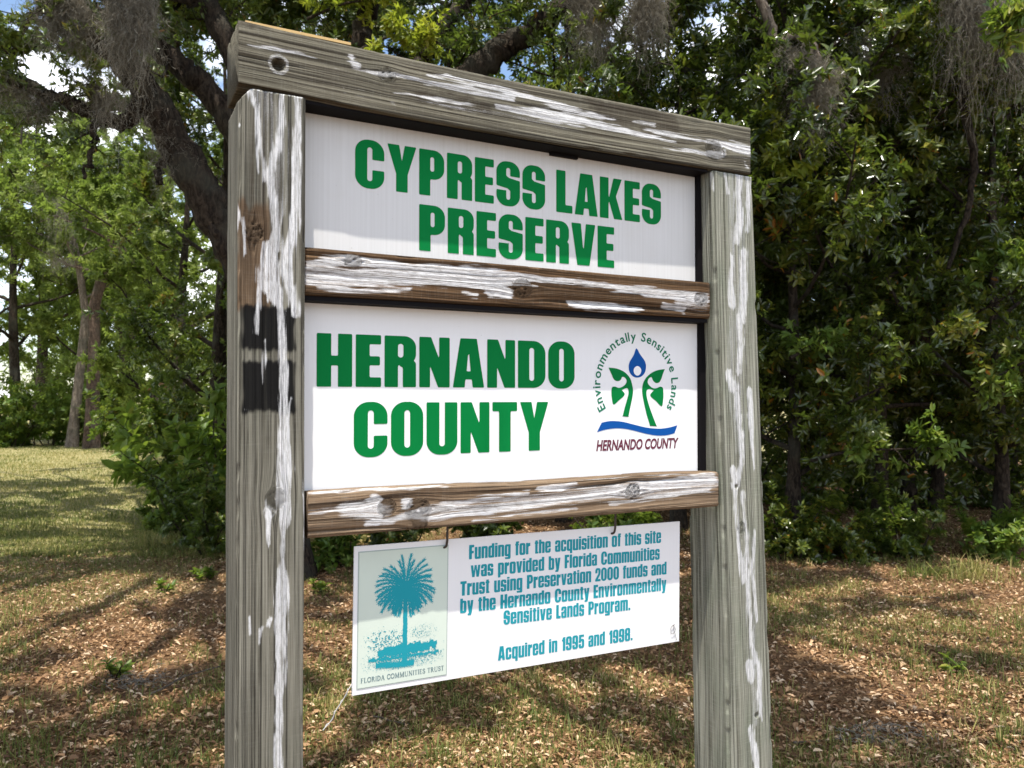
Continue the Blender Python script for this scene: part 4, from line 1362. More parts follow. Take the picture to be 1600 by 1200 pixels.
def crown_on(rng, wood, limbs, n_clusters, Lm, k, mat, parent, sub=6, twig=5, sub_len=.5, twig_len=.45, tint=(.15, .75), droop=.1, name='crown', keep=None, twr=.004):
    """sub-limbs, twigs and leaf rosettes on a list of limbs (pts, r0)"""
    tw = []
    for pts, r0, t0 in limbs:
        seglen = np.linalg.norm(np.diff(pts, axis=0), axis=1).sum()
        for q in range(sub):
            t = t0 + (1 - t0) * (q + rng.rand()) / sub
            i = min(int(t * (len(pts) - 1)), len(pts) - 2)
            fr = t * (len(pts) - 1) - i
            p = pts[i] * (1 - fr) + pts[i + 1] * fr
            d = unit(pts[i + 1] - pts[i])
            v = unit(d * .7 + rng.normal(0, .75, 3) + np.array([0, 0, .15]))
            L = seglen * sub_len * rng.uniform(.5, 1.1) * (1.15 - .6 * t)
            sp = wander(rng, p, v, L, 5, .22, .05, droop)
            rs = max(r0 * (1 - t) * .5, .008)
            wood.add(sp, np.linspace(rs, .005, len(sp)), 5)
            for j in range(twig):
                u = .2 + .8 * (j + rng.rand()) / twig
                ii = min(int(u * 5), 4)
                pp = sp[ii] * (1 - (u * 5 - ii)) + sp[ii + 1] * (u * 5 - ii)
                tv = unit(unit(sp[ii + 1] - sp[ii]) * .6 + rng.normal(0, .7, 3) + np.array([0, 0, .1]))
                tp = wander(rng, pp, tv, twig_len * rng.uniform(.5, 1.3), 3, .3, .05, droop)
                wood.add(tp, np.linspace(twr, twr * .5, len(tp)), 3)
                tw.append(tp)
    tw = np.array(tw)
    if keep is not None:
        tw = tw[keep(tw.mean(1))]
    i = rng.randint(0, len(tw), n_clusters); j = rng.randint(0, 3, n_clusters)
    u = rng.rand(n_clusters)[:, None]
    a = tw[i, j]; c = tw[i, j + 1]
    P = a * (1 - u) + c * u + rng.normal(0, .03, (n_clusters, 3))
    A = unit(c - a + rng.normal(0, .25, (n_clusters, 3)) * np.linalg.norm(c - a, axis=1, keepdims=True))
    tb = rng.uniform(tint[0], tint[1], len(tw))[i]
    pos, ax, nr, L, W, t = rosettes(rng, P, A, k, Lm, tb)
    return leaves(name, pos, ax, nr, L, W, t, mat, parent)


def tree(name, label, cat, base, height, spread, z0, n_clusters, Lm, seed, mat=None, bark=None, r=.14, limbs=12, k=6, group=None, lean=(0, 0), rise=.45,
         path=None, sub=6, twig=5, tint=(.15, .75), twig_len=.45, droop=.1, keep=None):
    rng = np.random.RandomState(seed)
    o = empty(name, tuple(base), 0, label, cat, group)
    mat = mat or M_LEAF; bark = bark or M_BARK
    B = np.array(base, float)
    W = Wood()
    n = 9
    if path is None:
        pts = np.array([[lean[0] * t * t + .10 * math.sin(t * 5 + seed) * spread * .3, lean[1] * t * t + .1 * math.cos(t * 4 + seed) * spread * .3, height * t] for t in np.linspace(0, 1, n)])
        pts[0] = 0
    else:
        pts = np.array(path) - B
    tt = np.linspace(0, 1, len(pts))
    rad = r * (1 - (.85 if path is None else .6) * tt) * (1 + (.5 if path is None else .22) * np.exp(-tt * 22))
    W.add(np.concatenate([[pts[0] - [0, 0, .15]], pts]), np.concatenate([[rad[0] * 1.1], rad]), 12)
    LB = []
    for q in range(limbs):
        t = z0 + (.97 - z0) * (q + rng.rand() * .8) / limbs
        i = min(int(t * (len(pts) - 1)), len(pts) - 2); fr = t * (len(pts) - 1) - i
        p = pts[i] * (1 - fr) + pts[i + 1] * fr
        az = q * 2.399 + rng.uniform(-.4, .4) + seed
        prof = spread * (.55 + .75 * math.sin(min(1, (t - z0) / (1 - z0) * .85 + .12) * math.pi)) * rng.uniform(.7, 1.1)
        el = rise * rng.uniform(.4, 1.4)
        d = np.array([math.cos(az) * math.cos(el), math.sin(az) * math.cos(el), math.sin(el)])
        lp = wander(rng, p, d, prof, 6, .14, .06)
        r0 = max(.012, r * (1 - .8 * t) * .45)
        W.add(lp, np.linspace(r0, .008, len(lp)), 7)
        LB.append((lp, r0, .2))
    crown = crown_on(rng, W, LB, n_clusters, Lm, k, mat, o, sub=sub, twig=twig, tint=tint, twig_len=twig_len, droop=droop, keep=keep)
    W.build('trunk', bark, o)
    return o


def moss(label, anchors, length, n, seed, spread=.10, group='spanish moss hanging from the branches', parent=None, hair=1.0):
    n = int(n * 1.7)
    """a veil of hanging strands below the anchor points"""
    rng = np.random.RandomState(seed)
    A = np.array(anchors, float)
    B = A[0].copy()
    a = rng.rand(n) * (len(A) - 1); i = np.minimum(a.astype(int), max(len(A) - 2, 0)); fr = (a - i)[:, None]
    if len(A) > 1: P = A[i] * (1 - fr) + A[i + 1] * fr
    else: P = np.repeat(A, n, 0)
    lock = rng.randint(0, max(4, n // 22), n)                 # strands gather into locks
    off = rng.normal(0, spread, (lock.max() + 1, 3)) * [1, 1, .5]
    llen = rng.uniform(.35, 1.0, lock.max() + 1) * np.exp(-(np.linalg.norm(off[:, :2], axis=1) / (spread * 2)) ** 2)
    P = P + off[lock] + rng.normal(0, spread * .22, (n, 3))
    L = length * llen[lock] * rng.uniform(.4, 1.05, n)
    m = 16
    t = np.linspace(0, 1, m)
    ph = rng.rand(n, 1) * 6.28; fq = rng.uniform(5, 16, (n, 1))
    amp = rng.uniform(.006, .022, (n, 1))
    pull = (off[lock] * -.35)
    X = P[:, None, :] + np.stack([amp * np.sin(ph + fq * t) + pull[:, :1] * t, amp * np.cos(ph * 1.7 + fq * 1.2 * t) + pull[:, 1:2] * t, -L[:, None] * t[None]], -1)
    X[:, :, :2] += np.cumsum(np.cumsum(rng.normal(0, .005, (n, m, 2)), 1), 1) * .6 + rng.normal(0, .011, (n, m, 2))
    ang = rng.rand(n, 1) * 3.14 + t[None] * 3
    wd = (rng.uniform(.0010, .0026, (n, 1)) * (1 - .6 * t[None]))
    sd_ = np.stack([np.cos(ang), np.sin(ang), np.zeros_like(ang)], -1) * wd[..., None]
    V = np.stack([X - sd_, X + sd_], 2).reshape(n, m * 2, 3)
    o = (np.arange(n) * m * 2)[:, None, None]
    q = np.arange(m - 1)[None, :, None] * 2
    F = (o + q + np.array([0, 1, 3, 2])[None, None]).reshape(-1, 4)
    V = V.reshape(-1, 3)
    tint = np.repeat(np.clip(rng.normal(.45, .22, n), 0, 1), m - 1)
    # curly side hairs
    nh = int(n * 7 * hair)
    hi = rng.randint(0, n, nh); hj = rng.randint(0, m, nh)
    p = X[hi, hj]
    v = unit(rng.normal(0, 1, (nh, 3)) + [0, 0, -.7]) * rng.uniform(.02, .085, (nh, 1))
    mid = p + v * .5 + rng.normal(0, .008, (nh, 3)); e = p + v + rng.normal(0, .01, (nh, 3))
    s2 = unit(np.cross(v, rng.normal(0, 1, (nh, 3)))) * .0011
    HV = np.stack([p - s2, p + s2, mid + s2, mid - s2, e], 1).reshape(-1, 3)
    ho = np.arange(nh)[:, None] * 5 + len(V)
    th = np.clip(rng.normal(.6, .22, nh), 0, 1)
    ob = mk('spanish_moss', np.concatenate([V, HV]) - B, [np.concatenate([F, ho + [0, 1, 2, 3]]), ho + [3, 2, 4]], M_MOSS, parent, attrs={'tint': ('FACE', 'FLOAT', np.concatenate([tint, th, th]))})
    ob.location = tuple(B)
    if label: tag(ob, label, 'moss', group)
    return ob


# ---- the big live oak behind the left post
def build_oak():
    rng = np.random.RandomState(12)
    base = at(428, 905, 7.2); base[2] = 0
    o = empty('live_oak', tuple(base), 0, 'big live oak with thick dark limbs slanting up left from behind the left post', 'tree')
    W = Wood()

    def limb(pix, r0, r1, sides=14, n=7):
        pts = np.array(catmull([at(*p) for p in pix], n, False)) - base
        nn = len(pts)
        pts = pts + rng.normal(0, .012, pts.shape)
        rad = np.linspace(r0, r1, nn) * (1 + .05 * np.sin(np.arange(nn) * .9) + rng.normal(0, .035, nn))
        W.add(pts, rad, sides)
        return pts
    L = []
    limb([(430, 940, 7.2), (428, 800, 7.2), (424, 650, 7.2), (416, 540, 7.2), (404, 470, 7.18)], .36, .21, 18)
    l1 = limb([(412, 510, 7.18), (388, 430, 7.1), (345, 345, 7.0), (300, 268, 6.9), (258, 190, 6.8), (215, 120, 6.7), (160, 60, 6.6), (90, -10, 6.5), (10, -90, 6.4)], .205, .075)
    l2 = limb([(412, 500, 7.25), (424, 340, 7.3), (372, 208, 7.3), (318, 138, 7.25), (275, 98, 7.2), (225, 62, 7.1), (150, 25, 7.0), (60, -25, 6.9)], .15, .065)
    l3 = limb([(412, 350, 7.3), (400, 180, 7.4), (352, 60, 7.4), (318, -10, 7.4), (280, -90, 7.4)], .13, .09)
    l4 = limb([(228, 150, 6.75), (190, 190, 6.7), (150, 178, 6.6), (80, 152, 6.5), (0, 116, 6.4), (-90, 90, 6.3)], .075, .045, 10)
    limb([(146, 178, 6.6), (148, 215, 6.58), (143, 245, 6.55), (130, 276, 6.5)], .035, .015, 8)
    limb([(302, 272, 6.9), (275, 246, 6.82), (254, 252, 6.78), (248, 286, 6.76)], .075, .03, 10)
    limb([(405, 520, 7.1), (372, 440, 6.9), (352, 392, 6.7), (330, 352, 6.6)], .09, .03, 10)
    # high limbs over the clearing, out of view, added to shade the ground
    def high(p, q, r0, sag=.5):
        pts = catmull([np.array(p), (np.array(p) * .6 + np.array(q) * .4) + [0, 0, sag], np.array(q)], 8, False)
        pts = np.array(pts) + rng.normal(0, .05, (len(pts), 3)) - base
        W.add(pts, np.linspace(r0, .03, len(pts)), 9)
        return pts
    top = at(315, -190, 7.4)
    hs = []
    for gx_ in range(-13, 6, 2):
        for gy_ in range(-1, 17, 2):
            if gx_ > -1 and gy_ > 6: continue
            q = (gx_ + rng.uniform(-.9, .9), gy_ + rng.uniform(-.9, .9), rng.uniform(7.2, 9.2) - .03 * abs(gx_ + 3))
            hs.append(high(top + rng.normal(0, .45, 3), q, .06))
    LB = [(p, .05, .5) for p in hs]
    # sunlit patch at the far end of the lawn stays open, and the sign itself
    def clear(c):
        # twigs dropped by where their shade falls, so sun reaches the sign
        c = c + base
        ysh = c[:, 1] + (c[:, 2] - 1.7) * .281
        gap_ = (np.abs(c[:, 0]) < 1.15) & (ysh > 1.0) & (ysh < 2.75)
        cl = .62 * vnoise(c[:, 0] * .85 + 40, ysh * .85 + 40, 71) + .38 * vnoise(c[:, 0] * 2.3 + 40, ysh * 2.3 + 40, 72)
        gap_ |= (c[:, 0] > -4.8) & (c[:, 0] < -2.0) & (ysh > 7.3) & (ysh < 10.3)
        gap_ |= (c[:, 0] < -2.6) & (c[:, 1] > 6.2) & (c[:, 1] < 9.5) & (c[:, 2] < 1.5 + .54 * c[:, 1])
        return ~gap_ & (ysh < 17.5) & ~((c[:, 0] > .4) & (ysh > 7.4)) & (cl > .49 - .14 * (ysh > 11.5) - .05 * (c[:, 0] > -1.2) - .12 * ((ysh > 5.6) & (c[:, 0] > -1.5)))
    crown_on(rng, W, LB, 50000, .125, 6, M_LEAF, o, sub=7, twig=6, sub_len=.30, twig_len=.5, tint=(.2, .8), keep=clear)
    LB2 = [(l1, .08, .6), (l2, .08, .55), (l3, .06, .5), (l4, .05, .3)]
    crown_on(rng, W, LB2, 2000, .06, 6, M_LEAF, o, sub=9, twig=6, sub_len=.30, twig_len=.4, tint=(.2, .85))
    W.build('trunk', M_BARK, o)


build_oak()

# ---- forest edge on the right and behind the sign
G_EDGE = 'trees of the dense forest edge'


def gb(px, py):
    """ground point seen at photo pixel"""
    d = ray(px, py); t = -EYE / d[2]
    return np.array([d[0] * t, d[1] * t, 0.0])


edge = [
    # label, pixel x, depth, height, spread, z0, clusters, leaf, material, seed
    ('dark glossy-leaved tree rising directly beside the right post', 1235, 8.6, 6.3, 1.6, .10, 8000, .095, M_LEAF_GLOSS, 101),
    ('glossy tree right of the post whose sunlit spray hangs at mid height', 1370, 8.9, 6.9, 1.7, .12, 8000, .09, M_LEAF_GLOSS, 102),
    ('dense dark tree at the right picture edge behind the grass tuft', 1560, 8.7, 6.4, 1.8, .10, 8000, .095, M_LEAF_GLOSS, 103),
    ('tree with olive leaves whose top shows above the right end of the beam', 1060, 9.6, 7.2, 1.9, .14, 8500, .085, M_LEAF, 104),
    ('mossy oak seen over the middle of the head beam', 880, 10.2, 7.6, 2.0, .25, 7500, .075, M_LEAF, 105),
    ('oak showing between the sign panels and the sky over the word CYPRESS', 700, 10.8, 7.8, 2.0, .22, 7500, .075, M_LEAF, 106),
    ('slender oak with thin foliage rising behind the left end of the beam', 545, 11.5, 8.2, 1.8, .35, 5200, .075, M_LEAF, 107),
    ('broad dark tree deep between the right post and the picture edge', 1460, 11.2, 8.0, 2.2, .08, 9000, .10, M_LEAF_GLOSS, 108),
]
for lab, px, Y, h, sp, z0, nc, lm, mt, sd_ in edge:
    b = at(px, 620, Y); b[2] = 0
    tree('forest_tree', lab, 'tree', b, h, sp, z0, nc, lm, sd_, mat=mt, r=.075, limbs=22, group=G_EDGE, sub=7, twig=6, twig_len=.45, tint=(.05, .8), rise=.35)


def woods(name, label, spots, seed, mat, nc, Lm, height, spread_=.38):
    """the dense wood behind, one mass: trunks and leaf rosettes"""
    rng = np.random.RandomState(seed)
    V = []; Q = []; n = 0
    P = []; A = []
    for x, y in spots:
        h = height * rng.uniform(.8, 1.2)
        tr_ = wander(rng, (x, y, -.1), (rng.normal(0, .1), rng.normal(0, .1), 1), h, 8, .06)
        v, q = tube(tr_, np.linspace(.12, .03, 9), 7); V.append(v); Q.append(q + n); n += len(v)
        for k in range(26):
            t = rng.uniform(.05, 1); p = tr_[min(int(t * 8), 7)]
            a = rng.rand() * 6.28
            lp = wander(rng, p, (math.cos(a), math.sin(a), rng.uniform(0, .8)), rng.uniform(.8, 2.0), 5, .2, .03)
            v, q = tube(lp, np.linspace(.025, .006, 6), 4); V.append(v); Q.append(q + n); n += len(v)
            m = nc // 26
            j = rng.randint(1, 5, m); u = rng.rand(m)[:, None]
            P.append(lp[j] * (1 - u) + lp[j + 1] * u + rng.normal(0, spread_, (m, 3))); A.append(rng.normal(0, 1, (m, 3)) + [0, 0, .4])
    P = np.concatenate(P); A = np.concatenate(A)
    P[:, 2] = np.maximum(P[:, 2], .05)
    pos, ax, nr, L, W_, t = rosettes(rng, P, A, 6, Lm, rng.uniform(.05, .7, len(P)))
    lv = leaves(name, pos, ax, nr, L, W_, t, mat)
    # join the trunks into the same mass
    me = lv.data
    bm = bmesh.new(); bm.from_mesh(me)
    V = np.concatenate(V); Q = np.concatenate(Q)
    vs = [bm.verts.new(tuple(c)) for c in V]
    for q in Q:
        fc = bm.faces.new([vs[i] for i in q]); fc.material_index = 1
    bm.to_mesh(me); bm.free()
    me.materials.append(M_BARK)
    tag(lv, label, 'woods', kind='stuff')


rs = np.random.RandomState(4)
woods('woods', 'dark tangled woods massed behind the forest edge on the right', [(x + rs.normal(0, .4), y + rs.normal(0, .4)) for x, y in
      [(2.2, 12.5), (4.0, 12.2), (5.8, 12), (7.6, 11.6), (9.2, 11), (3, 14.8), (5.4, 15), (7.8, 14.5), (10.2, 14), (.2, 13.6), (-1.4, 14.6), (1.2, 16.5), (4.2, 17.5), (7.5, 18), (11, 17), (-2.6, 16.5)]], 8, M_LEAF_GLOSS, 3300, .125, 6.4)
woods('woods', 'green woods far across the lawn at the left', [(-44 + 3.1 * k + rs.normal(0, .8), 36 + rs.uniform(0, 9)) for k in range(15)], 9, M_LEAF_FAR, 2300, .26, 11.5, .8)

# ---- far side of the lawn
G_FAR = 'trees across the lawn'


def far_tree(label, px, Y, h, sp, z0, nc, lm, seed, r=.18, mat=None, bark=None, path=None, tint=(.2, .85), limbs=12, name='tree', keep=None):
    b = at(px, 620, Y); b[2] = 0
    return tree(name, label, 'tree', b, h, sp, z0, nc, lm, seed, mat=mat or M_LEAF_FAR, bark=bark or M_BARK, r=r, limbs=limbs, group=G_FAR, path=path, twig_len=.7, sub=6, twig=5, tint=tint, k=6)


pA = [at(112, 705, 25.2), at(117, 650, 25.2), at(126, 570, 25.2), at(134, 490, 25.1), at(124, 420, 25), at(108, 340, 24.8), at(96, 250, 24.6)]
pB = [at(143, 705, 24.6), at(144, 650, 24.6), at(147, 560, 24.6), at(147, 480, 24.6), at(160, 430, 24.6), at(178, 390, 24.4), at(160, 330, 24.2), at(150, 240, 24.0)]
for P in (pA, pB): P[0][2] = 0
b = pA[0].copy()
tree('tree', 'pale-trunked tree at the lawn edge, left of the pair growing together', 'tree', b, 9, 3.0, .55, 2600, .15, 201, mat=M_LEAF_FAR, bark=M_BARK_PALE, r=.17, limbs=9, group=G_FAR, path=pA, twig_len=.7)
b = pB[0].copy()
tree('tree', 'darker brown trunk with a forked top, right of the pair at the lawn edge', 'tree', b, 9, 3.0, .5, 2600, .15, 202, mat=M_LEAF_FAR, bark=M_BARK_BROWN, r=.22, limbs=9, group=G_FAR, path=pB, twig_len=.7)
far_tree('leaning dark-trunked tree at the far left edge of the lawn', 25, 27, 11, 3.4, .25, 4200, .17, 203, r=.2)
far_tree('bushy green tree between the pair of trunks and the live oak', 285, 19, 7.4, 2.7, .08, 5600, .13, 204, r=.2)
far_tree('tall green tree close behind the left side of the left post', 345, 15, 8.0, 2.3, .12, 7000, .11, 205, r=.18, mat=M_LEAF)
far_tree('low wide tree with bare lower boughs behind the pair of trunks', 200, 29, 8.0, 3.2, .15, 5000, .17, 206, r=.2)
far_tree('tall thin-crowned tree far behind the leaning trunk at left', 60, 36, 15, 4.5, .30, 3200, .22, 207, r=.28)
far_tree('tall airy tree far behind the forked trunk', 190, 37, 13, 4.2, .35, 2400, .22, 208, r=.28)
far_tree('rounded tree beyond the lawn left of the picture edge', -60, 30, 12, 4.0, .15, 4200, .2, 209, r=.25)


def shrub(label, base, w_, h, stems, nc, Lm, seed, mat, name='shrub', cat='shrub', group=None, k=6, tint=(.15, .85), spread=(35, 85), lean=.6, twigs=6):
    rng = np.random.RandomState(seed)
    B = np.array(base, float)
    o = empty(name, tuple(B), 0, label, cat, group)
    W = Wood(); nodes = []; dirs = []
    for s in range(stems):
        a = s * 2.399 + rng.rand(); rr = rng.uniform(0, .3) * w_
        p = np.array([math.cos(a) * rr, math.sin(a) * rr, -.03])
        d = np.array([math.cos(a) * lean * rng.uniform(.2, 1.2), math.sin(a) * lean * rng.uniform(.2, 1.2), 1])
        st = wander(rng, p, d, h * rng.uniform(.55, 1.1), 7, .13)
        W.add(st, np.linspace(.012 * h ** .5, .004, 8), 5)
        for q in range(twigs):
            u = rng.uniform(.15, 1); i = min(int(u * 7), 6)
            tv = rng.normal(0, .8, 3) + [math.cos(a) * .5, math.sin(a) * .5, .25]
            tp = wander(rng, st[i], tv, w_ * rng.uniform(.25, .6), 3, .25, .04)
            W.add(tp, np.linspace(.004, .002, 4), 3)
            for z in range(3):
                nodes.append((tp[z], tp[z + 1]))
        nodes.append((st[5], st[6])); nodes.append((st[6], st[7]))
    nodes = np.array(nodes)
    i = rng.randint(0, len(nodes), nc); u = rng.rand(nc)[:, None]
    P = nodes[i, 0] * (1 - u) + nodes[i, 1] * u
    P[:, 2] = np.maximum(P[:, 2], .02)
    A = unit(nodes[i, 1] - nodes[i, 0] + [0, 0, .05])
    pos, ax, nr, L, W_, t = rosettes(rng, P, A, k, Lm, rng.uniform(tint[0], tint[1], nc), spread)
    leaves('foliage', pos, ax, nr, L, W_ * 1.15, t, mat, o)
    W.build('stems', M_BARK, o)
    return o


# hedge of shrubs along the far edge of the lawn
for k, (lab, px, Y, w_, h, nc, mt) in enumerate([
    ('low bright green shrub at the far left edge of the lawn', 10, 25.5, 1.9, 2.6, 1500, M_LEAF_LIGHT),
    ('low rounded green shrub just left of the pale trunk', 75, 26.5, 1.9, 2.4, 1500, M_LEAF_LIGHT),
    ('low dark shrub right of the pair of trunks', 185, 26, 1.8, 2.4, 1500, M_LEAF_FAR),
    ('shrub with yellowish leaves at the end of the lawn near the bush', 225, 23, 1.4, 1.9, 1300, M_LEAF_LIGHT),
    ('dark shrub filling the gap under the bushy green tree', 290, 16.5, 1.5, 2.6, 1700, M_LEAF),
    ('tall shrub of mid green leaves behind the pair of trunks', 130, 30, 2.4, 4.2, 1700, M_LEAF_FAR)]):
    b = at(px, 620, Y); b[2] = 0
    shrub(lab, b, w_, h, 11, nc, .13, 300 + k, mt, group='shrubs along the far lawn edge', twigs=8)

# bush beside the left post
b = gb(318, 858)
shrub('broad-leaved bush with large light green leaves left of the left post', b + [-.42, 1.25, 0], .8, 1.85, 11, 430, .19, 320, M_LEAF_LIGHT, name='bush', cat='bush', k=5, spread=(45, 95), twigs=6)
shrub('small-leaved dark bush low against the left post', gb(330, 862), .62, 1.15, 12, 1500, .055, 321, M_LEAF, name='bush', cat='bush', twigs=8)
shrub('low tangle of twigs and small leaves at the foot of the broad-leaved bush', gb(262, 830), .42, .55, 9, 420, .05, 322, M_LEAF_LIGHT, name='bush', cat='bush', twigs=6)

# undergrowth seen under the lower rail and along the forest edge
for k, (lab, px, py, w_, h, nc, lm, mt) in enumerate([
    ('leafy low plant seen between the left post and the hanging board', 515, 890, .40, .50, 420, .065, M_LEAF_LIGHT),
    ('small green bush seen over the top left corner of the hanging board', 610, 872, .55, .72, 700, .06, M_LEAF),
    ('dark undergrowth bush over the middle of the hanging board', 760, 868, .6, .75, 700, .07, M_LEAF),
    ('undergrowth bush over the right end of the hanging board', 960, 872, .6, .78, 800, .065, M_LEAF_LIGHT),
    ('dark low bush at the foot of the forest beside the right post', 1250, 878, .5, .75, 700, .07, M_LEAF_GLOSS),
    ('low dark bush at the forest foot right of the one beside the post', 1340, 880, .5, .65, 650, .065, M_LEAF_GLOSS),
    ('low dark bush below the sunlit spray on the forest edge', 1430, 878, .5, .75, 700, .07, M_LEAF),
    ('leafy bush with yellowing leaves at the right picture edge', 1585, 880, .45, .62, 480, .075, M_LEAF_LIGHT)]):
    shrub(lab, gb(px, py) + [0, .25, 0], w_, h, 9, nc, lm, 340 + k, mt, group='undergrowth along the forest edge', twigs=7)

# sunlit leafy sprays on the forest edge
def spray(label, pix, Y, nc, Lm, seed, mat):
    rng = np.random.RandomState(seed)
    P = [at(a, c, Y + rng.uniform(-.15, .15)) for a, c in pix]
    base = P[0].copy()
    o = empty('leafy_branch', tuple(base), 0, label, 'branch', 'bright leafy branches at the forest edge')
    W = Wood()
    pts = np.array(catmull(P, 5, False)) - base
    W.add(pts, np.linspace(.02, .006, len(pts)), 6)
    crown_on(rng, W, [(pts, .02, .15)], nc, Lm, 6, mat, o, sub=7, twig=4, sub_len=.28, twig_len=.22, tint=(.3, .9), name='foliage')
    W.build('stem', M_BARK, o)


spray('sunlit leafy branch low on the dark forest edge right of the post', [(1265, 720), (1330, 705), (1400, 702), (1470, 700)], 7.8, 130, .095, 401, M_LEAF_LIGHT)
spray('small sunlit branch beside the upper right post', [(1235, 560), (1270, 540), (1300, 535)], 7.9, 60, .09, 402, M_LEAF_LIGHT)
spray('yellow-green leafy branch above the word CYPRESS', [(540, 90), (600, 60), (650, 50), (690, 70)], 8.6, 200, .085, 403, M_LEAF_YEL)
spray('yellow-green branch near the top of the left end of the beam', [(480, 30), (540, 5), (600, 0)], 8.8, 150, .085, 404, M_LEAF_YEL)
spray('bright leafy branch in the top right corner', [(1640, -10), (1600, 20), (1570, 50)], 6.2, 90, .10, 405, M_LEAF_LIGHT)
spray('sunlit branch at the right edge at mid height', [(1640, 560), (1590, 570), (1545, 600)], 7.6, 90, .095, 406, M_LEAF_LIGHT)
spray('olive branch just right of the beam end', [(1180, 120), (1215, 190), (1260, 250), (1300, 310)], 7.8, 170, .095, 407, M_LEAF_YEL)
spray('leafy branch at the right edge above mid height', [(1640, 400), (1580, 400), (1530, 420)], 7.7, 100, .09, 408, M_LEAF_LIGHT)


# dead and dark boughs
def bough(name, label, pix, Y, r0, r1, mat, cat='branch', seed=1):
    rng = np.random.RandomState(seed)
    P = [at(a, c, Y) for a, c in pix]
    base = P[0].copy()
    pts = np.array(catmull(P, 6, False)) - base
    pts += rng.normal(0, r0 * .12, pts.shape)
    V, Q = tube(pts, np.linspace(r0, r1, len(pts)) * (1 + rng.normal(0, .05, len(pts))), 10)
    o = mk(name, V, Q, mat, None, smooth=True)
    o.location = tuple(base)
    tag(o, label, cat, 'bare boughs in the forest')


bough('bough', 'thick dark bough slanting up right above the head beam', [(690, 190), (735, 115), (780, 80), (820, 55), (890, 5), (940, -40)], 8.9, .16, .11, M_BARK, seed=2)
bough('bough', 'dark upright bough above the word CYPRESS', [(575, 130), (565, 60), (580, 0), (600, -60)], 9.2, .13, .10, M_BARK, seed=3)
bough('bough', 'second dark bough crossing above the beam toward upper right', [(640, 120), (675, 70), (705, 30), (740, -20)], 9.4, .12, .08, M_BARK, seed=6)
bough('bough', 'twisted pale bough hung with moss right of the beam', [(1180, -30), (1200, 30), (1215, 68), (1236, 56), (1262, 62), (1278, 90), (1272, 125), (1262, 150), (1290, 170), (1320, 200)], 7.6, .05, .02, M_BARK_PALE, seed=4)
bough('bough', 'upright dark trunk hung with moss near the top right corner', [(1505, -60), (1512, 60), (1506, 160), (1522, 250), (1508, 340), (1480, 420)], 7.9, .06, .02, M_BARK, seed=5)

# spanish moss
moss('thick brown curtain of moss, leftmost of the two hanging over the oak limbs', [at(70, -20, 6.2), at(100, -5, 6.3), at(130, 10, 6.3)], 1.0, 480, 501, .05)
moss('long grey curtain of moss over the oak limbs, right of the brown curtain', [at(175, -10, 6.1), at(205, 5, 6.15), at(235, 0, 6.1)], 1.4, 520, 502, .042)
moss('thin moss strands between the two curtains on the oak', [at(150, 120, 6.5), at(175, 150, 6.5)], .7, 160, 503, .05)
moss('wisps of moss below the slanting oak limb', [at(225, 150, 6.7), at(250, 200, 6.75), at(280, 250, 6.8)], .6, 140, 504, .06)
moss('moss hanging from the thin oak branch at the left edge', [at(-10, 110, 6.4), at(40, 135, 6.4), at(90, 155, 6.5)], .5, 220, 505, .05)
moss('moss on the leaning tree across the lawn', [at(60, 310, 22), at(85, 300, 22), at(110, 310, 22)], 2.4, 190, 506, .30)
moss('moss hanging from the pair of trunks across the lawn', [at(75, 400, 23), at(110, 395, 23)], 1.5, 140, 507, .25)
moss('two pale moss tufts above the middle of the head beam', [at(905, -20, 8.3), at(930, -10, 8.3), at(950, 0, 8.3)], 1.35, 600, 508, .10)
moss('moss tuft above the right half of the head beam', [at(990, -10, 8.2), at(1010, 0, 8.2), at(1025, 5, 8.2)], 1.15, 450, 509, .09)
moss('moss on the twisted pale bough right of the beam', [at(1240, 80, 7.4), at(1262, 120, 7.4), at(1285, 110, 7.4)], .95, 600, 510, .09)
moss('dark moss column on the upright trunk near the top right corner', [at(1480, -30, 7.2), at(1510, -20, 7.2), at(1535, -20, 7.2)], 1.6, 560, 511, .085)
moss('moss curtain at the right picture edge', [at(1560, 0, 7.0), at(1590, 20, 7.0), at(1630, 10, 7.0)], 1.4, 420, 512, .10)
moss('loose moss strands in the middle of the right-hand forest', [at(1370, 60, 7.8), at(1395, 110, 7.8)], .8, 260, 513, .10)

# tufts of grass at the forest foot and a few plants on the litter
def tuft(label, px, py, n, h, seed, tint):
    rng = np.random.RandomState(seed)
    B = gb(px, py)
    x = B[0] + rng.normal(0, .12, n); y = B[1] + rng.normal(0, .10, n)
    o = blades('grass_tuft', x, y, h * rng.uniform(.4, 1.1, n), rng.uniform(.004, .008, n), np.clip(rng.normal(tint, .18, n), 0, 1), rng, .75, .5)
    tag(o, label, 'grass tuft', 'tall grass tufts at the forest foot')


tuft('pale arching grass tuft at the foot of the forest near the right edge', 1520, 905, 170, .30, 601, .72)
tuft('greener grass tuft left of the pale one at the forest foot', 1440, 900, 130, .22, 602, .35)
tuft('grass tuft with straw blades beside the bush left of the left post', 235, 855, 160, .26, 603, .6)

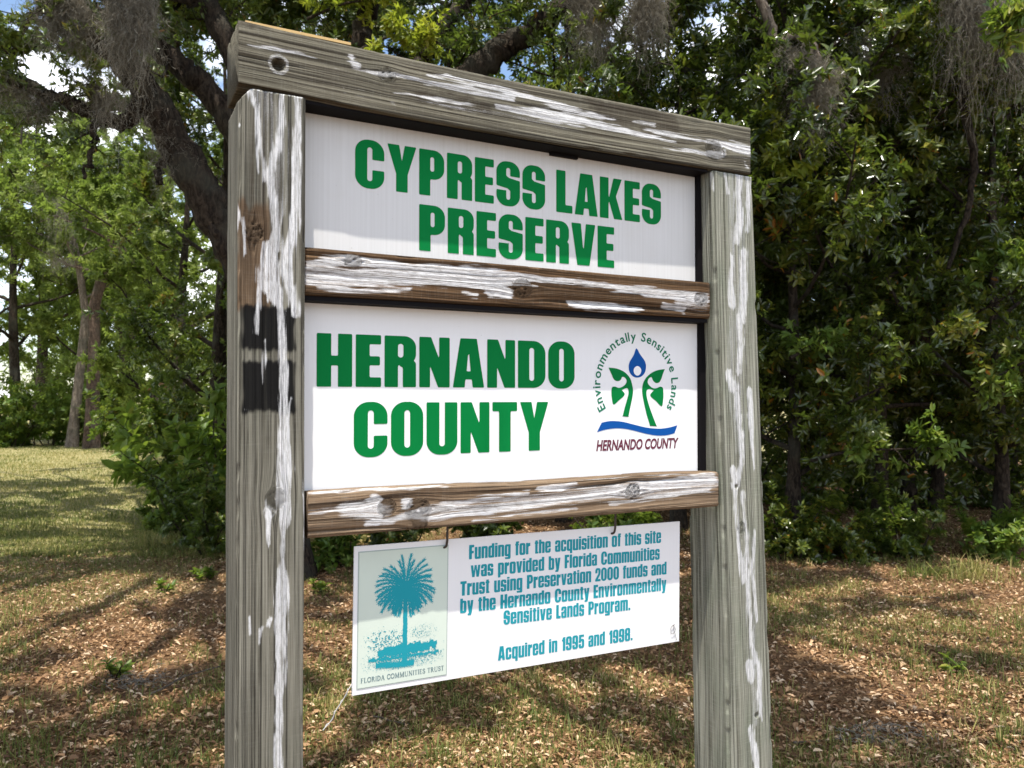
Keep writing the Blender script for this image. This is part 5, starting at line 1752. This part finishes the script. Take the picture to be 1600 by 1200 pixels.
for k, (lab, px, py, nc, lm) in enumerate([
    ('small bright seedling on the litter just left of the left post', 318, 905, 16, .07), ('pale seedling on the litter further left of the left post', 258, 925, 12, .055),
    ('bright seedling on the sunlit litter at far right', 1490, 1050, 10, .06), ('green seedling on the litter between the left post and hanging board', 492, 925, 12, .06),
    ('seedling low on the litter at the left', 180, 1055, 10, .06)]):
    shrub(lab, gb(px, py), .10, .13, 3, nc, lm, 620 + k, M_LEAF_LIGHT, name='seedling', cat='seedling', group='seedlings on the litter', twigs=1)

# fallen moss and twigs on the ground
for k, (lab, px, py) in enumerate([('grey clump of fallen moss on the litter left of the left post', 225, 1062), ('grey clump of fallen moss on the litter right of the right post', 1385, 1150)]):
    rng = np.random.RandomState(640 + k)
    B = gb(px, py); n = 110
    V = []; Q = []; c = 0
    for s in range(n):
        p = np.array([rng.normal(0, .10), rng.normal(0, .07), .012 + abs(rng.normal(0, .014))])
        a = rng.rand() * 6.28
        pts = wander(rng, p, (math.cos(a), math.sin(a), 0), rng.uniform(.05, .12), 5, .5)
        pts[:, 2] = np.clip(pts[:, 2], .006, .05)
        v, q = tube(pts, .0013, 3); V.append(v); Q.append(q + c); c += len(v)
    V = np.concatenate(V); Q = np.concatenate(Q)
    o = mk('moss_clump', V, Q, M_MOSS, attrs={'tint': ('FACE', 'FLOAT', np.repeat(np.clip(rng.normal(.85, .15, n), 0, 1), len(Q) // n))})
    o.location = (B[0], B[1], gh(B[0], B[1]))
    tag(o, lab, 'moss', 'fallen moss on the litter')
rng = np.random.RandomState(660)
for k, (lab, px, py, L, a) in enumerate([('long thin fallen twig on the litter left of the left post', 235, 1085, .45, .9), ('short fallen twig below the hanging board', 640, 1130, .22, 2.4),
                                         ('fallen twig on the litter right of the right post', 1240, 1160, .4, .2), ('dark fallen twig near the forest foot at right', 1400, 935, .5, -.3)]):
    B = gb(px, py)
    pts = wander(rng, (0, 0, .02), (math.cos(a), math.sin(a), .02), L, 7, .12)
    pts[:, 2] = np.clip(pts[:, 2], .014, .05)
    V, Q = tube(pts, np.linspace(.006, .003, 8), 6)
    o = mk('twig', V, Q, M_BARK_PALE, smooth=True); o.location = (B[0], B[1], gh(B[0], B[1]))
    tag(o, lab, 'twig', 'fallen twigs')
